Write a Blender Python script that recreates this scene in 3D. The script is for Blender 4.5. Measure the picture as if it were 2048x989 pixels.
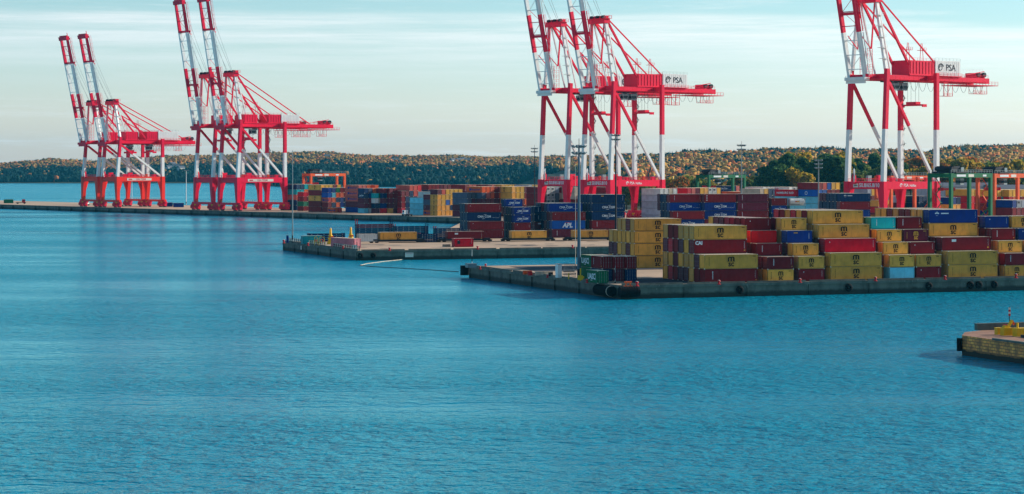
import bpy, math, random
import numpy as np
from math import sin, cos, radians, pi
R_ = random.Random(7)
NR = np.random.RandomState(5)
for o in list(bpy.data.objects): bpy.data.objects.remove(o)
S = bpy.context.scene
C = S.collection
# ------------------------------------------------------------------ camera / light
F = 4450.0; CZ = 26.5; DK = 2.8; HV = 336.0
cam = bpy.data.cameras.new("camera"); co = bpy.data.objects.new("camera", cam); C.objects.link(co)
cam.sensor_width = 36.0; cam.lens = 36.0*F/2048; cam.shift_y = -(494.5-HV)/2048
cam.clip_start = 1.0; cam.clip_end = 40000
co.location = (0, 0, CZ); co.rotation_euler = (pi/2, 0, 0)
S.camera = co
SUN_AZ = 68.5; SUN_EL = 21.0          # azimuth clockwise from +Y
W = bpy.data.worlds.new("World"); S.world = W; W.use_nodes = True
nt = W.node_tree; N = nt.nodes; L = nt.links
bg = N['Background']; bg.inputs['Strength'].default_value = 0.105
sky = N.new('ShaderNodeTexSky'); sky.sky_type = 'NISHITA'; sky.sun_disc = False
sky.sun_elevation = radians(SUN_EL); sky.sun_rotation = radians(SUN_AZ)
sky.air_density = 1.0; sky.dust_density = 0.4; sky.ozone_density = 2.0
tc = N.new('ShaderNodeTexCoord'); sep = N.new('ShaderNodeSeparateXYZ'); L.new(tc.outputs['Generated'], sep.inputs[0])
def wmath(op, a, b=None, c=None, clamp=False):
    n = N.new('ShaderNodeMath'); n.operation = op; n.use_clamp = clamp
    for i, x in enumerate((a, b, c)):
        if x is None: continue
        if isinstance(x, (int, float)): n.inputs[i].default_value = x
        else: L.new(x, n.inputs[i])
    return n.outputs[0]
def wnoise(sx, sy, sz, detail, rough=0.55, off=0.0):
    cx = N.new('ShaderNodeCombineXYZ')
    L.new(wmath('MULTIPLY', sep.outputs[0], sx), cx.inputs[0]); L.new(wmath('MULTIPLY', sep.outputs[1], sy), cx.inputs[1])
    L.new(wmath('MULTIPLY_ADD', sep.outputs[2], sz, off), cx.inputs[2])
    n = N.new('ShaderNodeTexNoise'); n.inputs['Scale'].default_value = 1.0; n.inputs['Detail'].default_value = detail
    n.inputs['Roughness'].default_value = rough; L.new(cx.outputs[0], n.inputs['Vector']); return n.outputs['Fac']
def wmap(x, a, b, c=0.0, d=1.0):
    n = N.new('ShaderNodeMapRange'); n.interpolation_type = 'SMOOTHSTEP'
    L.new(x, n.inputs['Value'])
    for k, v in zip(('From Min', 'From Max', 'To Min', 'To Max'), (a, b, c, d)): n.inputs[k].default_value = v
    return n.outputs[0]
def wmix(f, a, b, mode='MIX'):
    n = N.new('ShaderNodeMix'); n.data_type = 'RGBA'; n.blend_type = mode
    for s, x in ((n.inputs[0], f), (n.inputs[6], a), (n.inputs[7], b)):
        if isinstance(x, (int, float)): s.default_value = x
        elif isinstance(x, tuple): s.default_value = x
        else: L.new(x, s)
    return n.outputs[2]
z = sep.outputs[2]
zw0 = wmath('ADD', z, wmap(sep.outputs[0], 0.03, 0.24, 0.0, 0.0065))
zw = wmath('ADD', zw0, wmath('MULTIPLY', wmath('SUBTRACT', wnoise(7, 7, 40, 3), 0.5), 0.010))
# a bank of thin high cloud: crisp upper edge near 4 degrees, streaky and fading below
edge = wmap(zw, 0.066, 0.0715, 1.0, 0.0)
low = wmap(zw, 0.030, 0.066, 0.0, 1.0)
st = wmap(wnoise(5.0, 5.0, 150, 8, 0.72, 3.0), 0.32, 0.68)
st2 = wmap(wnoise(14.0, 14.0, 230, 7, 0.7, 9.0), 0.47, 0.70)
cl1 = wmath('MULTIPLY', wmath('MULTIPLY', edge, low), wmath('MULTIPLY_ADD', st, 0.8, 0.2))
cl2 = wmath('MULTIPLY', wmath('MULTIPLY', st2, wmap(z, 0.005, 0.02, 0.9, 0.45)), 0.65)
cl3 = wmath('MULTIPLY', wmap(wnoise(2.2, 2.2, 9, 6, 0.6, 1.0), 0.5, 0.75), wmap(z, 0.09, 0.2, 0.0, 0.5))
cl = wmath('MAXIMUM', wmath('MAXIMUM', cl1, cl2), cl3)
tint = wmix(wmap(z, 0.0, 0.075), (1.08, 1.07, 1.34, 1), (0.77, 0.97, 1.08, 1))
tint2 = wmix(wmap(z, 0.09, 0.42), tint, (0.21, 0.66, 0.86, 1))
skyc = wmix(1.0, sky.outputs[0], tint2, 'MULTIPLY')
cloudc = wmix(wmap(sep.outputs[0], -0.3, 0.4), (6.2, 6.7, 6.9, 1), (7.9, 8.1, 7.9, 1))
skyf = wmix(wmath('MULTIPLY', cl, 0.85), skyc, cloudc)
L.new(skyf, bg.inputs['Color'])
sl = bpy.data.lights.new("sun", 'SUN'); sl.energy = 5.0; sl.angle = radians(0.6); sl.color = (1.0, 0.92, 0.82)
so = bpy.data.objects.new("sun", sl); C.objects.link(so); so.location = (600, 300, 400)
so.rotation_euler = (radians(90-SUN_EL), 0, radians(180-SUN_AZ))
vs = S.view_settings; vs.view_transform = 'Standard'; vs.look = 'None'; vs.exposure = 0.5; vs.gamma = 1.0; vs.use_curve_mapping = False
S.render.engine = 'CYCLES'
S.cycles.volume_bounces = 0; S.cycles.max_bounces = 5; S.cycles.diffuse_bounces = 2; S.cycles.glossy_bounces = 2
S.cycles.volume_step_rate = 10

# ------------------------------------------------------------------ materials
def lin(c): return tuple((x/12.92 if x <= 0.04045 else ((x+0.055)/1.055)**2.4) for x in (v/255.0 for v in c))
MATS = {}
def mat(name, rgb, rough=0.6, metal=0.0, var=0.12, vscale=0.35, dirt=0.0, dirtcol=(70, 55, 40), spec=0.14, rand=0.0, streak=False):
    """paint or bare material with uneven tone, optional rust or grime patches with vertical runs"""
    if name in MATS: return MATS[name]
    m = bpy.data.materials.new(name); m.use_nodes = True; t = m.node_tree; n = t.nodes; l = t.links
    b = n['Principled BSDF']; b.inputs['Roughness'].default_value = rough; b.inputs['Metallic'].default_value = metal
    b.inputs['Specular IOR Level'].default_value = spec
    c = lin(rgb)
    tx = n.new('ShaderNodeTexCoord'); nz = n.new('ShaderNodeTexNoise'); nz.inputs['Scale'].default_value = vscale
    nz.inputs['Detail'].default_value = 6; l.new(tx.outputs['Object'], nz.inputs['Vector'])
    rp = n.new('ShaderNodeMapRange'); l.new(nz.outputs['Fac'], rp.inputs['Value'])
    rp.inputs['From Min'].default_value = 0.3; rp.inputs['From Max'].default_value = 0.7
    rp.inputs['To Min'].default_value = 1-var; rp.inputs['To Max'].default_value = 1+var
    mx = n.new('ShaderNodeVectorMath'); mx.operation = 'SCALE'; mx.inputs[0].default_value = c; l.new(rp.outputs[0], mx.inputs['Scale'])
    out = mx.outputs[0]
    if rand:
        oi = n.new('ShaderNodeObjectInfo'); r2 = n.new('ShaderNodeMapRange'); l.new(oi.outputs['Random'], r2.inputs['Value'])
        r2.inputs['To Min'].default_value = 1-rand; r2.inputs['To Max'].default_value = 1+rand
        m2 = n.new('ShaderNodeVectorMath'); m2.operation = 'SCALE'; l.new(out, m2.inputs[0]); l.new(r2.outputs[0], m2.inputs['Scale']); out = m2.outputs[0]
    if dirt:
        mp = n.new('ShaderNodeMapping'); l.new(tx.outputs['Object'], mp.inputs['Vector'])
        mp.inputs['Scale'].default_value = (1.6, 1.6, 0.35) if streak else (1, 1, 1)
        if rand: l.new(oi.outputs['Random'], mp.inputs['Location'])
        n2 = n.new('ShaderNodeTexNoise'); n2.inputs['Scale'].default_value = 0.9; n2.inputs['Detail'].default_value = 8; n2.inputs['Roughness'].default_value = 0.65
        l.new(mp.outputs[0], n2.inputs['Vector'])
        r3 = n.new('ShaderNodeMapRange'); l.new(n2.outputs['Fac'], r3.inputs['Value']); r3.inputs['From Min'].default_value = 0.52; r3.inputs['From Max'].default_value = 0.72
        r3.inputs['To Max'].default_value = dirt
        mm = n.new('ShaderNodeMix'); mm.data_type = 'RGBA'; l.new(r3.outputs[0], mm.inputs[0]); l.new(out, mm.inputs[6]); mm.inputs[7].default_value = lin(dirtcol)+(1,); out = mm.outputs[2]
    l.new(out, b.inputs['Base Color'])
    MATS[name] = m; return m
RED = mat('crane_red', (230, 0, 58), 0.42, var=0.10, vscale=0.12, dirt=0.25, dirtcol=(120, 20, 30), streak=True)
ORED = mat('crane_orange_red', (236, 44, 28), 0.45, var=0.10, vscale=0.12, dirt=0.3, dirtcol=(150, 50, 35), streak=True)
WHT = mat('crane_white', (222, 224, 220), 0.45, var=0.05, dirt=0.25, dirtcol=(150, 140, 125), streak=True)
DST = mat('dark_steel', (40, 42, 48), 0.6, var=0.3, vscale=1.0)
GRS = mat('galvanised_steel', (128, 140, 142), 0.5, metal=0.3, var=0.15)
BLK = mat('black_rubber', (14, 14, 16), 0.8, var=0.3, vscale=2)
YEL = mat('safety_yellow', (226, 178, 30), 0.5, dirt=0.25)
GLS = mat('cab_glass', (30, 50, 60), 0.1, var=0.05)
ORG = mat('rtg_orange', (226, 92, 44), 0.5, dirt=0.3, dirtcol=(140, 70, 50), streak=True)
GRN = mat('rtg_green', (22, 104, 66), 0.5, dirt=0.25, dirtcol=(30, 60, 45), streak=True)
INK = mat('black_ink', (16, 14, 16), 0.6, var=0.05)
WINK = mat('white_ink', (214, 222, 224), 0.6, var=0.05)
BINK = mat('blue_ink', (30, 50, 130), 0.6, var=0.05)
PINK = mat('magenta_ink', (214, 30, 120), 0.6, var=0.05)
SIGNW = mat('sign_white', (212, 208, 196), 0.5, dirt=0.2)
BRED = mat('bollard_red', (190, 30, 40), 0.5, dirt=0.3)
def concrete(name, rgb, stain=0.5, wet=False, top=False):
    m = bpy.data.materials.new(name); m.use_nodes = True; t = m.node_tree; n = t.nodes; l = t.links; b = n['Principled BSDF']
    b.inputs['Roughness'].default_value = 0.85
    g = n.new('ShaderNodeNewGeometry'); tx = n.new('ShaderNodeTexCoord')
    def noise(scale, sc=(1, 1, 1), det=8, ro=0.6):
        mp = n.new('ShaderNodeMapping'); mp.inputs['Scale'].default_value = sc; l.new(tx.outputs['Object'], mp.inputs[0])
        k = n.new('ShaderNodeTexNoise'); k.inputs['Scale'].default_value = scale; k.inputs['Detail'].default_value = det; k.inputs['Roughness'].default_value = ro
        l.new(mp.outputs[0], k.inputs['Vector']); return k.outputs['Fac']
    def ramp(x, a, bb, c, d):
        r = n.new('ShaderNodeMapRange'); l.new(x, r.inputs['Value'])
        for q, v in zip(('From Min', 'From Max', 'To Min', 'To Max'), (a, bb, c, d)): r.inputs[q].default_value = v
        return r.outputs[0]
    def mix(f, a, bb):
        k = n.new('ShaderNodeMix'); k.data_type = 'RGBA'; l.new(f, k.inputs[0])
        if isinstance(a, tuple): k.inputs[6].default_value = a
        else: l.new(a, k.inputs[6])
        k.inputs[7].default_value = bb; return k.outputs[2]
    base = lin(rgb)+(1,); dk = tuple(x*0.45 for x in lin(rgb))+(1,)
    if top:
        c = mix(ramp(noise(0.03), 0.45, 0.6, 0, stain), base, dk)
        c = mix(ramp(noise(0.6), 0.5, 0.8, 0, 0.5), c, tuple(x*0.6 for x in base[:3])+(1,))
    else:
        c = mix(ramp(noise(0.5, (1, 1, 0.3)), 0.42, 0.66, 0, stain+0.25), base, dk)
        c = mix(ramp(noise(0.9, (1, 1, 0.7)), 0.63, 0.72, 0, 0.55), c, lin((168, 172, 160))+(1,))
        sp = n.new('ShaderNodeSeparateXYZ'); l.new(g.outputs['Position'], sp.inputs[0])
        ad = n.new('ShaderNodeMath'); ad.operation = 'MULTIPLY_ADD'; l.new(noise(0.8), ad.inputs[0]); ad.inputs[1].default_value = 0.9; l.new(sp.outputs[2], ad.inputs[2])
        # algae and wet tide band: a stain with a shape of its own
        c = mix(ramp(ad.outputs[0], 1.75, 1.25, 0, 0.9), c, lin((22, 34, 28))+(1,))
    l.new(c, b.inputs['Base Color'])
    bp = n.new('ShaderNodeBump'); bp.inputs['Strength'].default_value = 0.5; bp.inputs['Distance'].default_value = 0.1
    l.new(noise(1.5), bp.inputs['Height']); l.new(bp.outputs[0], b.inputs['Normal'])
    return m
CWALL = concrete('quay_wall_concrete', (98, 104, 94), 0.6)
CDECK = concrete('quay_deck_concrete', (190, 158, 126), 0.45, top=True)
DPAV = mat('dark_pavement', (58, 60, 66), 0.9, var=0.2)

# ------------------------------------------------------------------ mesh helpers
class MB:
    def __init__(s): s.v = []; s.f = []; s.m = []; s.mats = []
    def mi(s, m):
        if m not in s.mats: s.mats.append(m)
        return s.mats.index(m)
    def add(s, vs, fs, m):
        o = len(s.v); s.v += [tuple(p) for p in vs]; k = s.mi(m)
        for f in fs: s.f.append(tuple(i+o for i in f)); s.m.append(k)
    def box(s, x0, x1, y0, y1, z0, z1, m):
        vs = [(x0,y0,z0),(x1,y0,z0),(x1,y1,z0),(x0,y1,z0),(x0,y0,z1),(x1,y0,z1),(x1,y1,z1),(x0,y1,z1)]
        s.add(vs, [(0,3,2,1),(4,5,6,7),(0,1,5,4),(1,2,6,5),(2,3,7,6),(3,0,4,7)], m)
    def bar(s, p, q, w, h, m, up=(0, 0, 1), w1=None, h1=None):
        p = np.array(p, float); q = np.array(q, float); d = q-p; d /= np.linalg.norm(d)
        u = np.array(up, float)
        if abs(d.dot(u)) > 0.98: u = np.array((1.0, 0, 0))
        a = np.cross(d, u); a /= np.linalg.norm(a); b = np.cross(a, d)
        w1 = w if w1 is None else w1; h1 = h if h1 is None else h1
        vs = []
        for c, ww, hh in ((p, w, h), (q, w1, h1)):
            for i, j in ((-1,-1),(1,-1),(1,1),(-1,1)): vs.append(c+a*i*ww/2+b*j*hh/2)
        s.add(vs, [(3,2,1,0),(4,5,6,7),(0,1,5,4),(1,2,6,5),(2,3,7,6),(3,0,4,7)], m)
    def tube(s, p, q, r, m, r1=None, n=8):
        p = np.array(p, float); q = np.array(q, float); d = q-p; d /= np.linalg.norm(d)
        u = np.array((0, 0, 1.0)) if abs(d[2]) < 0.95 else np.array((1.0, 0, 0))
        a = np.cross(d, u); a /= np.linalg.norm(a); b = np.cross(a, d); r1 = r if r1 is None else r1
        vs = [p+(a*cos(2*pi*i/n)+b*sin(2*pi*i/n))*r for i in range(n)]+[q+(a*cos(2*pi*i/n)+b*sin(2*pi*i/n))*r1 for i in range(n)]
        s.add(vs, [(i, (i+1) % n, n+(i+1) % n, n+i) for i in range(n)]+[tuple(range(n-1, -1, -1)), tuple(range(n, 2*n))], m)
    def torus(s, c, ax, R, r, m, n=20, k=8):
        c = np.array(c, float); d = np.array(ax, float); d /= np.linalg.norm(d)
        u = np.array((0, 0, 1.0)) if abs(d[2]) < 0.95 else np.array((1.0, 0, 0))
        a = np.cross(d, u); a /= np.linalg.norm(a); b = np.cross(a, d); vs = []
        for i in range(n):
            e = a*cos(2*pi*i/n)+b*sin(2*pi*i/n)
            for j in range(k): vs.append(c+e*(R+r*cos(2*pi*j/k))+d*r*sin(2*pi*j/k))
        s.add(vs, [(i*k+j, i*k+(j+1) % k, ((i+1) % n)*k+(j+1) % k, ((i+1) % n)*k+j) for i in range(n) for j in range(k)], m)
    def rail(s, p, q, m, h=1.1, step=2.5, t=0.07):
        p = np.array(p, float); q = np.array(q, float); n = max(1, int(np.linalg.norm(q-p)/step)); U = np.array((0, 0, h))
        s.bar(p+U, q+U, t, t, m); s.bar(p+U/2, q+U/2, t*.7, t*.7, m)
        for i in range(n+1):
            c = p+(q-p)*i/n; s.bar(c, c+U, t, t, m)
    def mesh(s, name):
        me = bpy.data.meshes.new(name); me.from_pydata(s.v, [], s.f)
        for m in s.mats: me.materials.append(m)
        me.polygons.foreach_set('material_index', s.m); me.update(); return me
def link(name, me, parent=None, loc=None, rz=0.0):
    o = bpy.data.objects.new(name, me); C.objects.link(o)
    if loc is not None: o.location = loc
    o.rotation_euler = (0, 0, rz)
    if parent is not None: o.parent = parent
    return o
def tag(o, label, cat, group=None):
    o['label'] = label; o['category'] = cat
    if group: o['group'] = group
    return o
def struct(o, kind='structure'): o['kind'] = kind; return o
def thing(name, label, cat, loc, rz=0.0, group=None):
    o = bpy.data.objects.new(name, None); C.objects.link(o); o.location = loc; o.rotation_euler = (0, 0, rz); o.empty_display_size = 1
    return tag(o, label, cat, group)
def kids(o): return [c for c in bpy.data.objects if c.parent == o]
def copy_tree(root, loc, label, rz=None):
    def rec(o, par):
        c = o.copy(); C.objects.link(c); c.parent = par
        for k in KID.get(o.name, []): rec(k, c)
        return c
    c = rec(root, None); c.location = loc; c['label'] = label
    if rz is not None: c.rotation_euler = (0, 0, rz)
    return c
KID = {}
def index_kids():
    KID.clear()
    for o in bpy.data.objects:
        if o.parent: KID.setdefault(o.parent.name, []).append(o)
# text as mesh, standing in local XZ, read from -Y
TX = {}
def text_geo(s, size, bold=0.0, spacing=1.0):
    k = (s, size, bold, spacing)
    if k in TX: return TX[k]
    cu = bpy.data.curves.new('t', 'FONT'); cu.body = s; cu.size = size; cu.align_x = 'CENTER'; cu.align_y = 'CENTER'
    cu.offset = bold; cu.resolution_u = 3; cu.space_character = spacing
    ob = bpy.data.objects.new('t', cu); C.objects.link(ob)
    dg = bpy.context.evaluated_depsgraph_get(); me = bpy.data.meshes.new_from_object(ob.evaluated_get(dg))
    vs = [(v.co.x, v.co.y) for v in me.vertices]; fs = [tuple(p.vertices) for p in me.polygons]
    bpy.data.objects.remove(ob); bpy.data.curves.remove(cu); bpy.data.meshes.remove(me)
    TX[k] = (vs, fs); return TX[k]
def put_text(mb, s, size, cx, cz, y, m, bold=0.0, spacing=1.0, sx=1.0, face=-1, slant=0.0):
    vs, fs = text_geo(s, size, bold, spacing)
    if face < 0: mb.add([(cx+a*sx+slant*b, y, cz+b) for a, b in vs], fs, m)
    else: mb.add([(cx-a*sx-slant*b, y, cz+b) for a, b in vs], fs, m)

# ------------------------------------------------------------------ frames of the yard
def gp(u, v, z=DK):
    s = (v-HV)/(CZ-z); return ((u-1024)/s, F/s)
TH = radians(20.0); LX, LY = cos(TH), sin(TH); DX, DY = -sin(TH), cos(TH)
P1 = gp(1240, 571)
def ab(a, b, z=DK): return (P1[0]+a*LX+b*DX, P1[1]+a*LY+b*DY, z)
def to_ab(x, y): dx, dy = x-P1[0], y-P1[1]; return dx*LX+dy*LY, dx*DX+dy*DY
def a_at(u, b):
    k = (u-1024)/F; return (k*(P1[1]+b*DY)-P1[0]-b*DX)/(LX-k*LY)
T2 = radians(38.5); L2 = (cos(T2), sin(T2)); D2 = (-sin(T2), cos(T2))
Q0 = gp(925, 436)
def q(x, t, z=DK):            # x metres landward of the quay edge, t metres along it away from the camera
    return (Q0[0]+x*L2[0]+t*D2[0], Q0[1]+x*L2[1]+t*D2[1], z)
def t_at(u, x):
    k = (u-1024)/F; px, py = Q0[0]+x*L2[0], Q0[1]+x*L2[1]; return (k*py-px)/(D2[0]-k*D2[1])

# ------------------------------------------------------------------ water, piers, land
def water_mat():
    m = bpy.data.materials.new('harbour_water'); m.use_nodes = True; t = m.node_tree; n = t.nodes; l = t.links; b = n['Principled BSDF']
    b.inputs['Base Color'].default_value = lin((0, 128, 152))+(1,); b.inputs['Roughness'].default_value = 0.2; b.inputs['IOR'].default_value = 1.333; b.inputs['Specular Tint'].default_value = (0.50, 0.93, 1.0, 1)
    tx = n.new('ShaderNodeTexCoord')
    def noise(scale, sc, det, rot=0.0):
        mp = n.new('ShaderNodeMapping'); mp.inputs['Scale'].default_value = sc; mp.inputs['Rotation'].default_value = (0, 0, rot); l.new(tx.outputs['Object'], mp.inputs[0])
        k = n.new('ShaderNodeTexNoise'); k.inputs['Scale'].default_value = scale; k.inputs['Detail'].default_value = det; k.inputs['Roughness'].default_value = 0.6
        l.new(mp.outputs[0], k.inputs['Vector']); return k.outputs['Fac']
    def mth(op, a, c, d=None):
        k = n.new('ShaderNodeMath'); k.operation = op
        for i, x in enumerate((a, c, d)):
            if x is None: continue
            if isinstance(x, float): k.inputs[i].default_value = x
            else: l.new(x, k.inputs[i])
        return k.outputs[0]
    big = noise(0.16, (1.0, 1.3, 1), 3.0, 0.5); mid = noise(0.42, (1.0, 1.2, 1), 3.0, 0.2); fine = noise(1.1, (1, 1.1, 1), 3.0)
    h = mth('ADD', mth('MULTIPLY', big, 1.0), mth('ADD', mth('MULTIPLY', mid, 0.95), mth('MULTIPLY', fine, 0.36)))
    patch = noise(0.009, (0.5, 1.9, 1), 5.0)
    r = n.new('ShaderNodeMapRange'); l.new(patch, r.inputs['Value']); r.inputs['From Min'].default_value = 0.35; r.inputs['From Max'].default_value = 0.65
    r.inputs['To Min'].default_value = 0.28; r.inputs['To Max'].default_value = 1.25
    bp = n.new('ShaderNodeBump'); bp.inputs['Distance'].default_value = 1.12; l.new(h, bp.inputs['Height']); bp.inputs['Strength'].default_value = 1.0
    l.new(mth('MULTIPLY', h, r.outputs[0]), bp.inputs['Height'])
    l.new(bp.outputs[0], b.inputs['Normal'])
    b.inputs['Specular IOR Level'].default_value = 0.0
    gl = n.new('ShaderNodeBsdfGlossy'); gl.inputs['Color'].default_value = (0.56, 1.0, 1.0, 1); gl.inputs['Roughness'].default_value = 0.16; l.new(bp.outputs[0], gl.inputs['Normal'])
    fr = n.new('ShaderNodeFresnel'); fr.inputs['IOR'].default_value = 1.333; l.new(bp.outputs[0], fr.inputs['Normal'])
    ms = n.new('ShaderNodeMixShader'); l.new(fr.outputs[0], ms.inputs[0]); l.new(b.outputs[0], ms.inputs[1]); l.new(gl.outputs[0], ms.inputs[2]); l.new(ms.outputs[0], n['Material Output'].inputs['Surface']); return m
mb = MB(); WM = water_mat(); mb.add([(-9000, -300, 0), (9000, -300, 0), (9000, 12000, 0), (-9000, 12000, 0)], [(0, 1, 2, 3)], WM)
struct(link('water', mb.mesh('water')))

def slab(name, pts, topz, wm=CWALL, tm=CDECK, cope=0.25, bottom=-3.0):
    """land or pier as a closed solid: top sheet, walls, a projecting coping along the edge"""
    b = MB(); n = len(pts)
    area = sum(pts[i][0]*pts[(i+1) % n][1]-pts[(i+1) % n][0]*pts[i][1] for i in range(n))
    if area < 0: pts = pts[::-1]
    b.add([(x, y, topz) for x, y in pts], [tuple(range(n))], tm)
    for i in range(n):
        (x0, y0), (x1, y1) = pts[i], pts[(i+1) % n]
        b.add([(x0, y0, bottom), (x1, y1, bottom), (x1, y1, topz), (x0, y0, topz)], [(0, 1, 2, 3)], wm)
    return b
def ab2(a, b): p = ab(a, b); return (p[0], p[1])
def q2(x, t): p = q(x, t); return (p[0], p[1])
P2 = gp(716, 502); A2, B2 = to_ab(*P2)
B2F = B2+86
aG = a_at(930, B2+92)
# one land mass: near pier, middle pier, crane quay and the yard behind them
pts = [ab2(0, 0), ab2(420, 0), (2600, 700), (2600, 1400), (900, 1500), q2(260, 60), q2(230, 60)]
tl = t_at(560, 75)
pts += [q2(150, 150), q2(76, tl), q2(76, 700), q2(0, 700)]
t_in = -6.0
pts += [q2(0, t_in), ab2(aG-2, B2F+34), ab2(aG-2, B2F), ab2(A2, B2F), ab2(A2, B2), ab2(150, B2), ab2(150, 93), ab2(0, 93)]
b = slab('quay', pts, DK)
struct(link('quay', b.mesh('quay')))
# dark sheets and markings on the piers, 5 mm above the deck
b = MB()
def sheet(b, quad, z, m): b.add([(x, y, z) for x, y in quad], [(0, 1, 2, 3)], m)
sheet(b, [ab2(1.2, 1.2), ab2(160, 1.2), ab2(160, 3.0), ab2(1.2, 3.0)], DK+.005, CDECK)
sheet(b, [ab2(5, 62), ab2(60, 60), ab2(60, 84), ab2(8, 88)], DK+.010, DPAV)  # dark patch across the far side of the near pier
sheet(b, [ab2(6, 3.5), ab2(150, 3.5), ab2(150, 30), ab2(6, 24)], DK+.008, DPAV)
for k in range(26): sheet(b, [ab2(8+k*5.5, 33), ab2(11+k*5.5, 33), ab2(11+k*5.5, 33.25), ab2(8+k*5.5, 33.25)], DK+.012, SIGNW)
OIL = mat('oil_stain', (74, 66, 60), .5, var=.3)
ro = random.Random(4)
for k in range(46):
    ca, cb = (ro.uniform(14, 150), ro.uniform(6, 88)) if k < 18 else (ro.uniform(A2+8, A2+170), B2+ro.uniform(3, 60)); rr_ = ro.uniform(.5, 2.4)
    b.add([tuple(ab(ca+cos(2*pi*i/9)*rr_*ro.uniform(.6, 1.5), cb+sin(2*pi*i/9)*rr_*ro.uniform(.6, 1.2)))[:2]+(DK+.014+k*.0004,) for i in range(9)], [tuple(range(9))], OIL)
sheet(b, [ab2(A2+4, B2+2.0), ab2(148, B2+2.0), ab2(148, B2+2.3), ab2(A2+4, B2+2.3)], DK+.008, YEL)
sheet(b, [ab2(A2+30, B2+17), ab2(148, B2+17), ab2(148, B2+17.5), ab2(A2+30, B2+17.5)], DK+.008, DPAV)
sheet(b, [q2(30, -60), q2(52, -60), q2(52, 170), q2(30, 170)], DK+.008, DPAV)
struct(link('pavement', b.mesh('pavement')))
# quay wall relief: pilasters, panel joints, coping, kerb
b = MB()
def along(p0, p1, step, fn):
    d = np.array(p1)-np.array(p0); Ln = np.linalg.norm(d); d = d/Ln; n_ = np.array((d[1], -d[0])); k = int(Ln/step)
    for i in range(k+1): fn(np.array(p0)+d*i*step, d, n_, i)
def coping(p0, p1, w=0.35, z0=DK-0.55, z1=DK+0.02):
    d = np.array(p1)-np.array(p0); d /= np.linalg.norm(d); n_ = np.array((d[1], -d[0]))
    c0 = np.array(p0)+n_*w/2; c1 = np.array(p1)+n_*w/2
    b.bar((c0[0], c0[1], (z0+z1)/2), (c1[0], c1[1], (z0+z1)/2), w, z1-z0, CWALL)
def kerb(p0, p1, seg=14.0, gap=1.6, h=0.3):
    def fn(p, d, n_, i):
        s0 = p-n_*0.35+d*gap*(.3+.7*R_.random()); s1 = p-n_*0.35+d*seg
        b.bar((s0[0], s0[1], DK+.02+h/2), (s1[0], s1[1], DK+.02+h/2), 0.35, h, CWALL)
    along(p0, tuple(np.array(p1)-(np.array(p1)-np.array(p0))/np.linalg.norm(np.array(p1)-np.array(p0))*seg), seg, fn)
def joints(p0, p1, step, w=0.25, prot=0.12, z0=-1, z1=DK-0.55):
    def fn(p, d, n_, i):
        c = p+n_*prot/2; b.bar((c[0], c[1], z0), (c[0], c[1], z1), w, prot, CWALL, up=(d[0], d[1], 0))
    along(p0, p1, step, fn)
E = [(ab2(0, 93), ab2(0, 0)), (ab2(0, 0), ab2(250, 0)), (ab2(150, 93), ab2(0, 93)), (ab2(A2, B2F), ab2(A2, B2)), (ab2(A2, B2), ab2(150, B2)),
     (q2(0, 700), q2(0, t_in)), (ab2(aG-2, B2F), ab2(A2, B2F))]
for p0, p1 in E: coping(p0, p1)
for k in (0, 1, 3, 4): kerb(*E[k])
for k in (0, 1, 3, 4): joints(E[k][0], E[k][1], 14.2, w=0.5, prot=0.18)
def pil(p, d, n_, i):
    c = p+n_*0.45; b.bar((c[0], c[1], -1), (c[0], c[1], DK-0.56), 1.6, 0.9, CWALL, up=(d[0], d[1], 0))
along(E[5][0], E[5][1], 16.0, pil)
struct(link('quay_wall', b.mesh('quay_wall')))

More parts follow.
